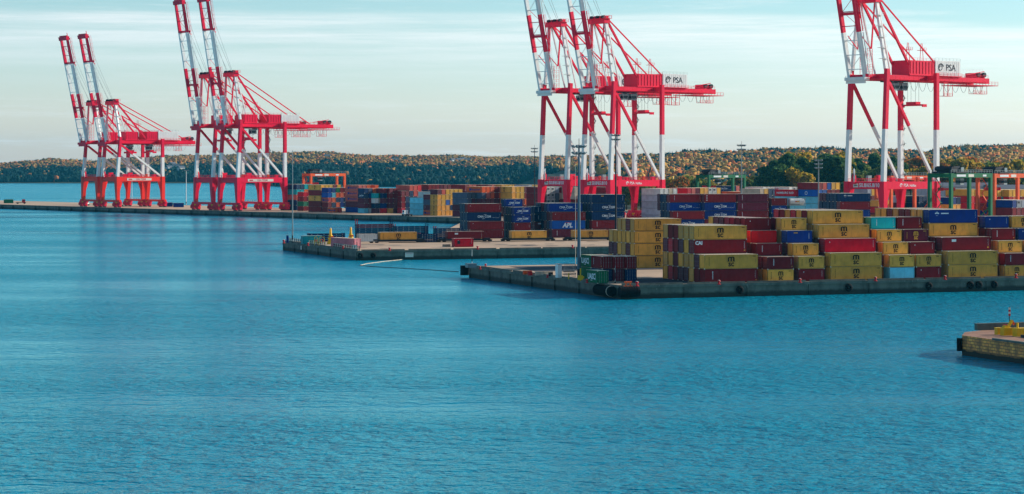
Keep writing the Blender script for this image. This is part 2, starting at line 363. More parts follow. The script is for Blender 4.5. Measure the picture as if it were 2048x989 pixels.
# stone jetty at the lower right
J0 = gp(1924, 671)
def jp(a, b_): return (J0[0]+a*LX+b_*DX, J0[1]+a*LY+b_*DY)
def brick_mat():
    m = bpy.data.materials.new('jetty_stone'); m.use_nodes = True; t = m.node_tree; n = t.nodes; l = t.links; b = n['Principled BSDF']; b.inputs['Roughness'].default_value = 0.9
    g = n.new('ShaderNodeNewGeometry'); mp = n.new('ShaderNodeMapping'); l.new(g.outputs['Position'], mp.inputs[0]); mp.inputs['Rotation'].default_value = (0, 0, -TH)
    sp = n.new('ShaderNodeSeparateXYZ'); l.new(mp.outputs[0], sp.inputs[0]); ad = n.new('ShaderNodeMath'); l.new(sp.outputs[0], ad.inputs[0]); l.new(sp.outputs[1], ad.inputs[1])
    cb = n.new('ShaderNodeCombineXYZ'); l.new(ad.outputs[0], cb.inputs[0]); l.new(sp.outputs[2], cb.inputs[1])
    br = n.new('ShaderNodeTexBrick'); l.new(cb.outputs[0], br.inputs['Vector']); br.inputs['Scale'].default_value = 1.0
    br.inputs['Brick Width'].default_value = 0.95; br.inputs['Row Height'].default_value = 0.42; br.inputs['Mortar Size'].default_value = 0.045
    br.inputs['Color1'].default_value = lin((255, 178, 84))+(1,); br.inputs['Color2'].default_value = lin((232, 146, 76))+(1,); br.inputs['Mortar'].default_value = lin((110, 84, 62))+(1,)
    nz = n.new('ShaderNodeTexNoise'); nz.inputs['Scale'].default_value = 0.7; nz.inputs['Detail'].default_value = 8; l.new(g.outputs['Position'], nz.inputs['Vector'])
    r = n.new('ShaderNodeMapRange'); l.new(nz.outputs['Fac'], r.inputs['Value']); r.inputs['From Min'].default_value = .42; r.inputs['From Max'].default_value = .62; r.inputs['To Max'].default_value = .75
    mx = n.new('ShaderNodeMix'); mx.data_type = 'RGBA'; l.new(r.outputs[0], mx.inputs[0]); l.new(br.outputs[0], mx.inputs[6]); mx.inputs[7].default_value = lin((120, 88, 60))+(1,)
    a2 = n.new('ShaderNodeMath'); a2.operation = 'MULTIPLY_ADD'; l.new(nz.outputs['Fac'], a2.inputs[0]); a2.inputs[1].default_value = .8; l.new(sp.outputs[2], a2.inputs[2])
    r2 = n.new('ShaderNodeMapRange'); l.new(a2.outputs[0], r2.inputs['Value']); r2.inputs['From Min'].default_value = 1.35; r2.inputs['From Max'].default_value = 1.0
    m2 = n.new('ShaderNodeMix'); m2.data_type = 'RGBA'; l.new(r2.outputs[0], m2.inputs[0]); l.new(mx.outputs[2], m2.inputs[6]); m2.inputs[7].default_value = lin((38, 40, 30))+(1,)
    l.new(m2.outputs[2], b.inputs['Base Color']); return m
BRK = brick_mat(); JTOP = concrete('jetty_top', (150, 104, 76), 0.3, top=True)
jpts = [jp(0, 0), jp(1.2, -.6), jp(60, -60), jp(60, -60)]
jpts = [jp(0.0, 0.0), jp(0.0, -60), jp(45, -60), jp(45, 8.5), jp(10, 8.5), jp(3.5, 5)]
b = slab('jetty', jpts, DK, wm=BRK, tm=JTOP)
def jbar(b_, p, r, w, h, z, m): b_.bar((p[0], p[1], z), (r[0], r[1], z), w, h, m)
jbar(b, jp(6, -6), jp(6, -60), .5, .35, DK+.175, DPAV); jbar(b, jp(7.0, 7.7), jp(45, 7.7), .7, 1.0, DK+.5, CWALL); jbar(b, jp(0.1, -8), jp(0.1, -60), .5, .3, DK+.05, CWALL)
b.box(0, 0.01, 0, .01, -2, -1.9, BRK)
struct(link('jetty', b.mesh('jetty')))

# ------------------------------------------------------------------ containers
CN = {'m': ('maroon', (124, 16, 26)), 'y': ('mustard', (230, 162, 66)), 'c': ('crimson', (196, 0, 34)), 'b': ('dark blue', (14, 46, 122)),
      'n': ('navy', (8, 42, 84)), 'r': ('red', (226, 6, 18)), 'l': ('light blue', (112, 190, 206)), 't': ('teal', (30, 164, 168)), 'w': ('white', (206, 208, 204)),
      'o': ('orange', (226, 92, 36)), 'g': ('green', (16, 104, 66)), 'e': ('beige', (186, 172, 150)), 'k': ('pale grey', (160, 168, 178)), 'p': ('pink', (206, 40, 112)),
      'u': ('purple brown', (100, 20, 44)), 'v': ('bright blue', (22, 84, 168)), 'd': ('faded pink', (222, 132, 140)), 'a': ('yellow', (222, 168, 56)), 's': ('slate', (80, 84, 104)), 'f': ('salmon', (204, 92, 78))}
CMAT = {k: mat('container_'+v[0].replace(' ', '_'), v[1], 0.55, var=0.16, vscale=0.5, dirt=0.5, dirtcol=tuple(int(x*.45+30+(16 if i_ == 0 else 0)) for i_, x in enumerate(v[1])), rand=0.2, streak=True) for k, v in CN.items()}
FRM = {k: mat('container_frame_'+v[0].replace(' ', '_'), tuple(int(x*.8) for x in v[1]), 0.6, var=0.15, dirt=0.5, dirtcol=(86, 60, 48), rand=0.1) for k, v in CN.items()}
CAST = mat('corner_casting', (206, 196, 176), 0.6, var=0.2)
LEN = {40: 12.19, 20: 6.06}
CM = {}; CMB = {}
RFM = {id(CMAT[k]): mat('container_roof_'+v[0].replace(' ', '_'), tuple(int(x*.15+y_*.85) for x, y_ in zip(v[1], (244, 228, 200))), 0.6, var=0.12, dirt=0.2, dirtcol=(150, 116, 86), rand=0.1) for k, v in CN.items()}  # sunlight on the tops put into the roof colour: blended toward cream
def body_geo(mb, Ln, H, m, pitch, xs=(-1, 1)):
    """corrugated long walls and a ribbed roof"""
    n = max(2, int((Ln-.4)/pitch)); x0 = -Ln/2+.17; st = (Ln-.34)/n
    for sgn in xs:
        vs = []; Y = 1.20
        for i in range(n):
            a = x0+i*st
            for dx, dy in ((0, 0), (.25, 0), (.5, .05), (.75, .05)): vs.append((a+dx*st, sgn*(Y-dy)))
        vs.append((x0+n*st, sgn*Y)); k = len(vs)
        V = [(x, y, .16) for x, y in vs]+[(x, y, H-.11) for x, y in vs]
        mb.add(V, [((i, i+1, k+i+1, k+i) if sgn < 0 else (i+1, i, k+i, k+i+1)) for i in range(k-1)], m)
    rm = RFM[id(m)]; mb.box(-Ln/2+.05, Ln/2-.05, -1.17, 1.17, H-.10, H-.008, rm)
    nr = int(Ln/0.6)
    for i in range(nr): 
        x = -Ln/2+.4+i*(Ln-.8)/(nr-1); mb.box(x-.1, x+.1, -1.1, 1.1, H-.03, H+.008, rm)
    mb.box(-Ln/2+.05, Ln/2-.05, -1.15, 1.15, .12, .2, m)
def frame_geo(mb, Ln, H, m):
    for sx in (-1, 1):
        for sy in (-1, 1):
            x = sx*(Ln/2-.08); y = sy*(1.22-.08); mb.box(x-.08, x+.08, y-.08, y+.08, .12, H-.12, m)
            mb.box(x-.09, x+.09, y-.085, y+.085, 0, .12, CAST); mb.box(x-.09, x+.09, y-.085, y+.085, H-.118, H+.012, CAST)
        mb.box(sx*(Ln/2-.08)-.06, sx*(Ln/2-.08)+.06, -1.06, 1.06, H-.13, H-.01, m); mb.box(sx*(Ln/2-.08)-.06, sx*(Ln/2-.08)+.06, -1.06, 1.06, .01, .15, m)
    for sy in (-1, 1):
        y = sy*(1.22-.05); mb.box(-Ln/2+.17, Ln/2-.17, y-.045, y+.045, .01, .16, m); mb.box(-Ln/2+.17, Ln/2-.17, y-.045, y+.045, H-.11, H-.015, m)
def end_geo(mb, Ln, H, m, door, sx):
    X = sx*(Ln/2-.10)
    if door:
        for y0, y1 in ((-1.05, -.015), (.015, 1.05)): mb.box(min(X, X+sx*.04), max(X, X+sx*.04), y0, y1, .15, H-.13, m)
        for y in (-.85, -.3, .3, .85): mb.tube((X+sx*.07, y, .12), (X+sx*.07, y, H-.1), .022, GRS, n=5)
        for y in (-.85, -.3, .3, .85):
            for zz in (.55, H*.5, H-.5): mb.box(min(X+sx*.04, X+sx*.09), max(X+sx*.04, X+sx*.09), y-.06, y+.06, zz-.04, zz+.04, GRS)
    else:
        n = 8; w = 2.1/n
        for i in range(n):
            y = -1.05+i*w; d = .0 if i % 2 else .04; mb.box(min(X, X+sx*(.01+d)), max(X, X+sx*(.01+d)), y+.001, y+w-.001, .15, H-.13, m)
def cmesh(kind, L_, H, col, door=1):
    k = (kind, L_, H, col, door)
    if k in CM: return CM[k]
    m = CMAT[col]; fr = FRM[col]; Ln = LEN[L_]; b = MB()
    if kind == 'body': body_geo(b, Ln, H, m, 0.28)
    elif kind == 'frame': frame_geo(b, Ln, H, fr)
    elif kind == 'doors': end_geo(b, Ln, H, m, True, -door)
    elif kind == 'end': end_geo(b, Ln, H, m, False, door)
    elif kind == 'coarse':
        body_geo(b, Ln, H, m, 1.2); frame_geo(b, Ln, H, fr); end_geo(b, Ln, H, m, door == 1, -1); end_geo(b, Ln, H, m, door != 1, 1)
    elif kind == 'whole':
        body_geo(b, Ln, H, m, 0.55); frame_geo(b, Ln, H, fr); end_geo(b, Ln, H, m, door == 1, -1); end_geo(b, Ln, H, m, door != 1, 1)
    elif kind == 'reefer':
        body_geo(b, Ln, H, m, 0.55); frame_geo(b, Ln, H, fr); end_geo(b, Ln, H, m, False, -1); end_geo(b, Ln, H, m, False, 1)
        for s_ in (-1, 1):
            X = s_*(Ln/2-.05); b.box(min(X, X+s_*.04), max(X, X+s_*.04), -.95, .95, .2, H-.3, FRM[col])
            b.box(min(X+s_*.04, X+s_*.07), max(X+s_*.04, X+s_*.07), -.45, .75, H*.55, H-.55, DST); b.box(min(X+s_*.04, X+s_*.08), max(X+s_*.04, X+s_*.08), -.8, -.1, .4, H*.4, GRS)
    CMB[k] = b; CM[k] = b.mesh('container_'+kind); return CM[k]
def lettering(kind, L_, H):
    k = ('let', kind, L_, H)
    if k in CM: return CM[k]
    b = MB(); Ln = LEN[L_]; Y = 1.228
    for fc in (-1, 1):
        y = fc*Y; sg = 1 if fc < 0 else -1
        def T(s, size, cx, cz, m, **kw): put_text(b, s, size, sg*cx, cz, y, m, face=fc, **kw)
        def R(x0, x1, z0, z1, m):
            xa, xb = sorted((sg*x0, sg*x1)); f_ = [(0, 1, 2, 3)] if fc < 0 else [(3, 2, 1, 0)]
            b.add([(xa, y, z0), (xb, y, z0), (xb, y, z1), (xa, y, z1)], f_, m)
        def V(x, m, z0=.6, z1=None, w=.09):
            zz = z0; z1 = z1 or H-.5; rr = random.Random(3)
            while zz < z1: hh = .08+.09*rr.random(); R(x-w/2, x+w/2, zz, min(zz+hh, z1), m); zz += hh+.07
        def SW(cx, cz, w, h, m):     # the swoosh arcs above and below the name
            for s_ in (-1, 1):
                n = 8; pu = []; pl = []
                for i in range(n+1):
                    t = i/n; xx = cx+s_*w*(.04+.42*(t-.3)); aa = .74*h+.12*h*sin(t*1.9)
                    pu.append((sg*xx, y, cz+s_*(aa+.05*h))); pl.append((sg*xx, y, cz+s_*(aa-.10*h*sin(pi*min(1, t*1.05)))))
                for i in range(n):
                    b.add([pu[i], pu[i+1], pl[i+1], pl[i]], [(0, 1, 2, 3)], m)
        if kind in ('msc', 'mscy'):
            ik = INK if kind == 'msc' else CMAT['a']; c0 = 0.0
            zt = H*.5
            # letter m: three posts with round shoulders; below it the letters sc
            w = 1.5 if L_ == 40 else 1.15; h = .92 if L_ == 40 else .8
            for i in (-1, 0, 1): R(c0+i*w*.40-w*.10, c0+i*w*.40+w*.10, zt+.06, zt+h*.86, ik)
            for i in (-.5, .5):
                n = 8; xs = []; 
                for j in range(n+1):
                    a_ = pi*j/n; xo = c0+i*w*.8*.5+cos(a_)*w*.30*-1; xi = c0+i*w*.4+cos(a_)*w*.10*-1
                    xs.append(((sg*(c0+i*w*.40-cos(a_)*w*.30), y, zt+h*.72+sin(a_)*h*.36), (sg*(c0+i*w*.40-cos(a_)*w*.12), y, zt+h*.72+sin(a_)*h*.14)))
                for j in range(n): b.add([xs[j][0], xs[j+1][0], xs[j+1][1], xs[j][1]], [(0, 1, 2, 3)], ik)
            R(c0-w*.62, c0+w*.62, zt+.0, zt+.05, ik)
            T('sc', h*1.75, c0, zt-h*.52, ik, bold=.035, sx=.92*w/1.5/(.92 if L_ == 40 else .85))
            V(-Ln/2+.09*Ln+(.3 if L_ == 20 else 0), ik, w=.1)
            R(Ln/2-1.2, Ln/2-.5, H-.45, H-.33, ik); V(Ln/2-.55, ik, 1.2, 2.0, .05)
        elif kind == 'cma':
            sc = 1 if L_ == 40 else .8
            T('CMA CGM', 1.02*sc, 0 if L_ == 40 else .15, H*.5, WINK, bold=.03, sx=1.0); SW(0, H*.5, 2.6*sc, .85, WINK)
            if L_ == 40: T('www.cma-cgm.com', .34, Ln*.33, H*.40, WINK)
            else: R(-2.2, -1.2, H*.28, H*.32, WINK)
            V(Ln/2-.7, WINK, 1.4, H-.5, .05)
        elif kind == 'apl': T('APL', 2.1, -.3, H*.42, WINK, bold=.09, slant=.2); R(-1.0, .4, H*.42+.95, H*.42+1.05, CMAT['r'])
        elif kind == 'uasc': T('UASC', 1.6, -.3, H*.5, WINK, bold=.05); R(1.75, 1.9, H*.25, H*.8, WINK); R(-.8, .2, H*.2, H*.24, WINK)
        elif kind == 'cai': T('CAI', 1.0, -Ln/2+1.15, H*.76, WINK, bold=.05); V(Ln/2-.6, WINK, 1.0, H-.4); R(Ln/2-.7, Ln/2-.4, .5, .75, CMAT['a'])
        elif kind == 'vert':
            V(-Ln/2+1.9*(1 if L_ == 40 else .75), WINK, .8, H-.45, .18); V(Ln/2-.6, WINK, 1.0, H-.4, .05); R(Ln/2-.5, Ln/2-.32, .45, .62, CMAT['a'])
        elif kind == 'mark': T('e', .6, -Ln/2+1.2, H*.76, WINK); V(Ln/2-.6, WINK, 1.0, H-.4, .06)
        elif kind == 'hapag': R(-Ln*.33, -Ln*.33+1.3, H*.3, H*.7, BINK); T('Hapag-Lloyd', 1.15, .8, H*.5, BINK, bold=.03, sx=1.2)
        elif kind == 'one': T('ONE', 1.5, -Ln*.2, H*.62, PINK, bold=.05)
        elif kind == 'hsud': T('HAMBURG SUD', 1.15, 0, H*.5, WINK, bold=.03, sx=1.25)
        elif kind == 'star':
            T('*', 2.2, -Ln/2+2.0, H*.5, WINK, bold=.08); R(-Ln/2+3.0, -Ln/2+4.9, H*.68, H*.76, WINK); V(Ln/2-.6, WINK, 1.0, H-.4, .05)
        elif kind == 'tag': R(-Ln*.30, -Ln*.30+1.1, H*.66, H*.84, WINK); V(Ln/2-.7, WINK, 1.0, H-.4, .06); R(Ln/2-.9, Ln/2-.6, .5, .8, CMAT['a'])
        elif kind == 'otag': R(-Ln*.22, -Ln*.22+.9, H*.78, H*.86, CMAT['a']); V(Ln/2-.8, WINK, .9, H-.5, .1)
        elif kind == 'dots':
            for i in range(3): R(-Ln/2+.75, -Ln/2+1.1, .6+i*.75, .95+i*.75, WINK)
        elif kind == 'round': b.tube((sg*(-1.0), y-fc*.002, H*.5), (sg*(-1.0), y+fc*.002, H*.5), .75, WINK, n=16); b.tube((sg*(-1.0), y, H*.5), (sg*(-1.0), y+fc*.008, H*.5), .52, CMAT['v'], n=16)
    CMB[k] = b; CM[k] = b.mesh('lettering_'+kind); return CM[k]
LETW = {'msc': 'black lettering', 'mscy': 'yellow lettering', 'cma': 'white arced name', 'apl': 'big white lettering', 'uasc': 'white lettering', 'cai': 'small white lettering',
        'vert': 'white upright lettering', 'mark': 'small white mark', 'hapag': 'dark name', 'one': 'magenta lettering', 'hsud': 'white name', 'star': 'white star', 'tag': 'small white tag',
        'otag': 'small yellow tag', 'dots': 'three white dots', 'round': 'white ring mark'}
ORD = ['bottom', 'second', 'third', 'fourth', 'fifth', 'sixth', 'seventh']
ROW = ['front', 'second', 'third', 'fourth', 'fifth', 'sixth', 'seventh', 'eighth', 'ninth', 'tenth', 'eleventh', 'twelfth', 'thirteenth']
PENDING = []
def container(cx, cy, z, rz, L_, H, col, let=None, label='', group='', detail=2, reefer=False, door=1, now=False):
    if not now: PENDING.append((cx, cy, z, rz, L_, H, col, let, label, group, detail, reefer, door)); return None
    if detail == 0 and not let:
        o = link('shipping_container', cmesh('reefer' if reefer else 'whole', L_, H, col, door), None, (cx, cy, z), rz)
        return tag(o, label, 'container', group)
    e = thing('shipping_container', label, 'container', (cx, cy, z), rz, group)
    if detail == 2:
        link('body', cmesh('body', L_, H, col), e); link('frame', cmesh('frame', L_, H, col), e)
        link('doors', cmesh('doors', L_, H, col, door), e); link('end_wall', cmesh('end', L_, H, col, door), e)
    else: link('body', cmesh('whole', L_, H, col, door), e)
    if let: link('lettering', lettering(let, L_, H), e)
    return e
def parse(s):
    """'y:msc' -> (colour, lettering)"""
    if ':' in s: a, b_ = s.split(':'); return a, b_
    return s, None
def mklabel(L_, col, let, tier, top, row, where):
    w = '%s %s container' % ('long' if L_ == 40 else 'short', CN[col][0])
    if let: w += ', '+LETW[let]
    t = 'top' if tier == top-1 else ORD[tier]
    s_ = '%s, %s tier, %s row of %s' % (w, t, ROW[row], where)
    if len(s_.replace('-', ' ').split()) > 16: s_ = '%s, %s, %s row, %s' % (w.replace(' container', ''), t, ROW[row], where)
    return s_
PITCH = 2.66
def block_L(u0, b0, L_, H, heights, spec, where, group, fill='ymyymmyyum', detail=2, deep=2, gap=0.0):
    """container block with long sides along L; row 0 nearest the camera"""
    rr = random.Random(int(u0)); a0 = a_at(u0, b0)
    for r, h in enumerate(heights):
        for t in range(h):
            if r > 3 and t < h-deep: continue
            key = spec.get((r, t)); col, let = parse(key) if key else (rr.choice(fill), None)
            if key is None and r and rr.random() < 0: let = None
            front = (r == 0) or (t >= heights[r-1])
            if let is None and front and col == 'y' and detail: let = 'msc'
            if let is None and col in 'mucbn' and detail: let = rr.choice(['mark', 'vert', 'mark', 'tag'])
            x, y, z = ab(a0+LEN[L_]/2+rr.uniform(-.05, .05)+gap*0, b0+1.22+r*PITCH, DK+t*(H+.02))
            container(x, y, z, TH, L_, H, col, let, mklabel(L_, col, let, t, h, r, where), group, detail if (front or r < 2 or t == h-1) else 0, door=rr.choice((1, 1, -1)))
GN = 'containers stacked along the near quay'
B0 = 1.3
sp1 = {(0,0):'m:vert',(0,1):'y:msc',(1,0):'m',(1,1):'u',(2,0):'y',(2,1):'y',(2,2):'m:cai',(2,3):'y:msc',(3,0):'u',(3,1):'y',(3,2):'y',(3,3):'y',(4,0):'u',(4,1):'y',(4,2):'u',(4,3):'y',
       (5,0):'m',(5,1):'u',(5,2):'m',(5,3):'m',(6,0):'c',(6,1):'y',(6,2):'c',(6,3):'m',(7,0):'y',(7,1):'y',(7,2):'u',(7,3):'y'}
block_L(1409, B0, 40, 2.896, [2,2,4,4,4,4,4,4], sp1, 'leftmost quayside block', GN, deep=4)
block_L(1535.5, B0, 20, 2.591, [2,2,3,4,5,5,5,5,5,5,5], {(0,0):'y:msc',(0,1):'m:vert',(2,2):'m:vert',(3,3):'r',(4,4):'m:mark',(5,4):'m',(6,4):'c',(7,4):'c',(8,4):'m',(9,4):'m',(10,4):'y'}, 'second quayside block', GN)
block_L(1597, B0, 20, 2.591, [2,3,4,5,5], {(0,0):'m:mark',(0,1):'y:msc',(1,2):'y:msc',(2,3):'b:otag',(3,4):'y:msc'}, 'third quayside block', GN)
block_L(1661, B0, 40, 2.896, [2,3,4,5,5,5,5,5,5,5], {(0,0):'y:msc',(0,1):'y:msc',(1,2):'c:mark',(2,3):'y:msc',(3,4):'y:msc',(4,4):'m',(5,4):'y',(6,4):'c',(7,4):'y',(8,4):'m',(9,4):'c'}, 'fourth quayside block', GN)
block_L(1778.5, B0, 20, 2.591, [2,3,4,5,5], {(0,0):'l',(0,1):'y:msc',(1,2):'y:msc',(2,3):'y:msc',(3,4):'t:vert',(4,4):'g'}, 'fifth quayside block', GN)
block_L(1832.5, B0, 20, 2.591, [2,3,4,5,5], {(0,0):'m:mark',(0,1):'y:msc',(1,2):'m',(2,3):'u:mscy',(3,4):'m:vert'}, 'sixth quayside block', GN)
block_L(1896.5, B0, 40, 2.896, [2,3,3,5,5,5,5,5,5,5,5,5], {(0,0):'y:msc',(0,1):'y:msc',(1,2):'m:tag',(3,3):'y:msc',(3,4):'b:star',(4,4):'y',(5,4):'y',(6,4):'m',(7,4):'m',(8,4):'y',(9,4):'m',(10,4):'y',(11,4):'y'}, 'seventh quayside block', GN)
block_L(2010, B0, 20, 2.591, [2,3,4,5,5], {(0,0):'y:msc',(0,1):'m:vert',(1,2):'y:msc',(2,3):'m:vert',(3,4):'b:mark'}, 'eighth quayside block', GN)
block_L(2064, B0, 20, 2.591, [2,3,4,5,5], {(0,0):'y:msc',(0,1):'m',(1,2):'y:msc',(2,3):'b:mark',(3,4):'y:msc'}, 'ninth quayside block', GN)
block_L(2122, B0, 40, 2.896, [2,3,4,5], {}, 'tenth quayside block', GN)
# block standing back from the edge on the near pier
x, y = gp(1268.5, 537); BS = to_ab(x, y)[1]
block_L(1268.5, BS, 40, 2.896, [4,4,4,4,3,3], {(0,0):'y:msc',(0,1):'y:msc',(0,2):'y:msc',(0,3):'y:msc',(1,1):'m',(1,2):'y',(1,3):'m',(2,1):'y',(2,2):'y',(2,3):'y',(3,1):'y',(3,2):'y',(3,3):'y',(4,1):'u',(4,2):'y',(5,1):'u',(5,2):'y'},
        'set-back near-pier block', 'containers set back on the near pier', deep=4)
# end-on containers beside the mast
def end_on(u, v, L_, H, col, let, tier, back, label):
    x, y = gp(u, v); Ln = LEN[L_]; cx = x+LX*1.22+DX*(Ln/2+back); cy = y+LY*1.22+DY*(Ln/2+back)
    container(cx, cy, DK+tier*(H+.02), TH-pi/2, L_, H, col, let, label, 'containers standing door-on beside the mast', 2, door=-1)
GU = 'beside the mast'
end_on(1195, 567.6, 20, 2.591, 'g', 'uasc', 0, 0, 'short green container with white lettering, alone in front at ground level by the mast')
for i, u in enumerate((1204, 1228, 1252)):
    wd = ('left', 'middle', 'right')[i]
    end_on(u, 563.3, 20, 2.591, 'nun'[i], None, 0, 0, 'short %s container, doors forward, %s of the lower three beside the mast' % (CN['nun'[i]][0], wd))
    end_on(u, 563.3, 20, 2.591, 'm', 'vert' if i == 0 else None, 1, 0, 'short maroon container, doors forward, %s of the upper three beside the mast' % wd)
end_on(1204, 563.3, 20, 2.591, 'g', None, 0, 6.2, 'short green container at ground level behind the door-on maroon ones')
end_on(1204, 563.3, 20, 2.591, 'g', 'uasc', 1, 6.2, 'short green container with white lettering, upper tier behind the door-on maroon ones')
end_on(1228, 563.3, 20, 2.591, 'm', None, 1, 6.2, 'short maroon container, upper tier, behind the middle door-on one')

# blocks on the middle pier
x, y = gp(939.6, 478); BG = to_ab(x, y)[1]; GG = 'containers stacked on the middle pier'
block_L(939.6, BG, 40, 2.896, [2,4,4,4], {(0,0):'m',(0,1):'m',(1,2):'n:cma',(1,3):'m:mark'}, 'leftmost middle-pier block', GG, 'nnsmn', 1)
block_L(1028, BG, 20, 2.591, [4,4,4,5,5], {(0,0):'m',(0,1):'m',(0,2):'b:cma',(0,3):'b:cma',(3,4):'b:cma'}, 'second middle-pier block', GG, 'nnumn', 1)
block_L(1069, BG+10.6, 20, 2.591, [4,4,4], {(0,0):'n',(0,1):'u',(0,2):'n',(0,3):'n'}, 'sunken middle-pier block', GG, 'nnnun', 1)
block_L(1104, BG, 40, 2.896, [3,4,4,4,4,4], {(0,0):'u:vert',(0,1):'v:apl',(0,2):'m:mark',(1,3):'b:cma'}, 'third middle-pier block', GG, 'nnumn', 1)
block_L(1184, BG, 40, 2.896, [5,5,5,5,5], {(0,0):'m',(0,1):'m:vert',(0,2):'n:cma',(0,3):'n:cma',(0,4):'n:otag'}, 'fourth middle-pier block', GG, 'nnnmn', 1)
block_L(1263, BG, 40, 2.896, [2,2], {}, 'fifth middle-pier block', GG, 'nnnmn', 1)
block_L(1345, BG, 40, 2.896, [3,5,5,5,5], {(0,0):'b',(0,1):'b:cma',(0,2):'m:vert',(1,3):'b:cma',(1,4):'m:vert'}, 'sixth middle-pier block', GG, 'nnunn', 1)
block_L(1409, BG, 40, 2.896, [5,5,5], {(0,1):'m',(0,2):'b:cma',(0,3):'b:cma',(0,4):'m:dots'}, 'seventh middle-pier block', GG, 'nnumn', 1)
block_L(1475, BG, 40, 2.896, [5,5,5], {(0,1):'m',(0,2):'m:vert',(0,3):'u:vert',(0,4):'u:vert',(1,4):'t'}, 'eighth middle-pier block', GG, 'nnumn', 1)
block_L(1543, BG, 20, 2.591, [5,5], {(0,4):'m:mark',(0,3):'b:cma'}, 'ninth middle-pier block', GG, 'nnumn', 1)
block_L(1580, BG, 20, 2.591, [4,4], {(0,3):'l:mark'}, 'tenth middle-pier block', GG, 'nnumn', 1)
block_L(1680, BG, 40, 2.896, [5,5,5,5,5,5], {(0,2):'b',(0,3):'m:mark',(0,4):'n:star'}, 'rightmost middle-pier block', GG, 'nnnun', 1)
# tank container on top of the short middle-pier block
a0 = a_at(1580, BG); x, y, z = ab(a0+3.03, BG+1.22, DK+4*2.611)
e = thing('tank_container', 'white tank container with rounded ends on top of the middle-pier block', 'tank container', (x, y, z), TH)
b = MB(); b.tube((-2.75, 0, 1.3), (2.75, 0, 1.3), 1.12, CMAT['w'], n=24); b.tube((-2.95, 0, 1.3), (-2.75, 0, 1.3), .8, CMAT['w'], r1=1.12, n=24); b.tube((2.75, 0, 1.3), (2.95, 0, 1.3), 1.12, CMAT['w'], r1=.8, n=24)
link('tank', b.mesh('tank'), e); b = MB(); frame_geo(b, 6.06, 2.591, FRM['w']); link('frame', b.mesh('frame'), e)
b = MB(); b.box(-.9, -.2, -1.15, -1.14, 1.15, 1.6, CMAT['o']); b.box(-.15, .75, -1.15, -1.14, 1.15, 1.6, CMAT['a']); link('placard', b.mesh('placard'), e)

# blocks aligned with the crane quay: long sides face the water, ends face right
def block_Q(uc, vb, L_, H, rows, where, group, gapr=2.62, x0=None):
    """rows: list of strings 'm y:msc ...' bottom to top; rows[0] faces the water. Corner (uc,vb) is the near bottom corner."""
    cx, cy = gp(uc, vb); rr = random.Random(int(uc*3+vb)); Ln = LEN[L_]
    for r, s_ in enumerate(rows):
        cols = s_.split()
        for t, c in enumerate(cols):
            if c == '-': continue
            reef = c.endswith('!'); c = c.rstrip('!')
            col, let = parse(c)
            if r > 0: let = None
            X = cx+L2[0]*(1.22+r*gapr)+D2[0]*Ln/2; Y = cy+L2[1]*(1.22+r*gapr)+D2[1]*Ln/2
            container(X, Y, DK+t*(H+.02), T2+pi/2, L_, H, col, let, mklabel(L_, col, let, t, len(cols), r, where), group, 0 if not let else 1, reefer=reef, door=rr.choice((1, -1)))
GF = 'containers stacked on the far crane quay'; h9 = 2.896; h8 = 2.591
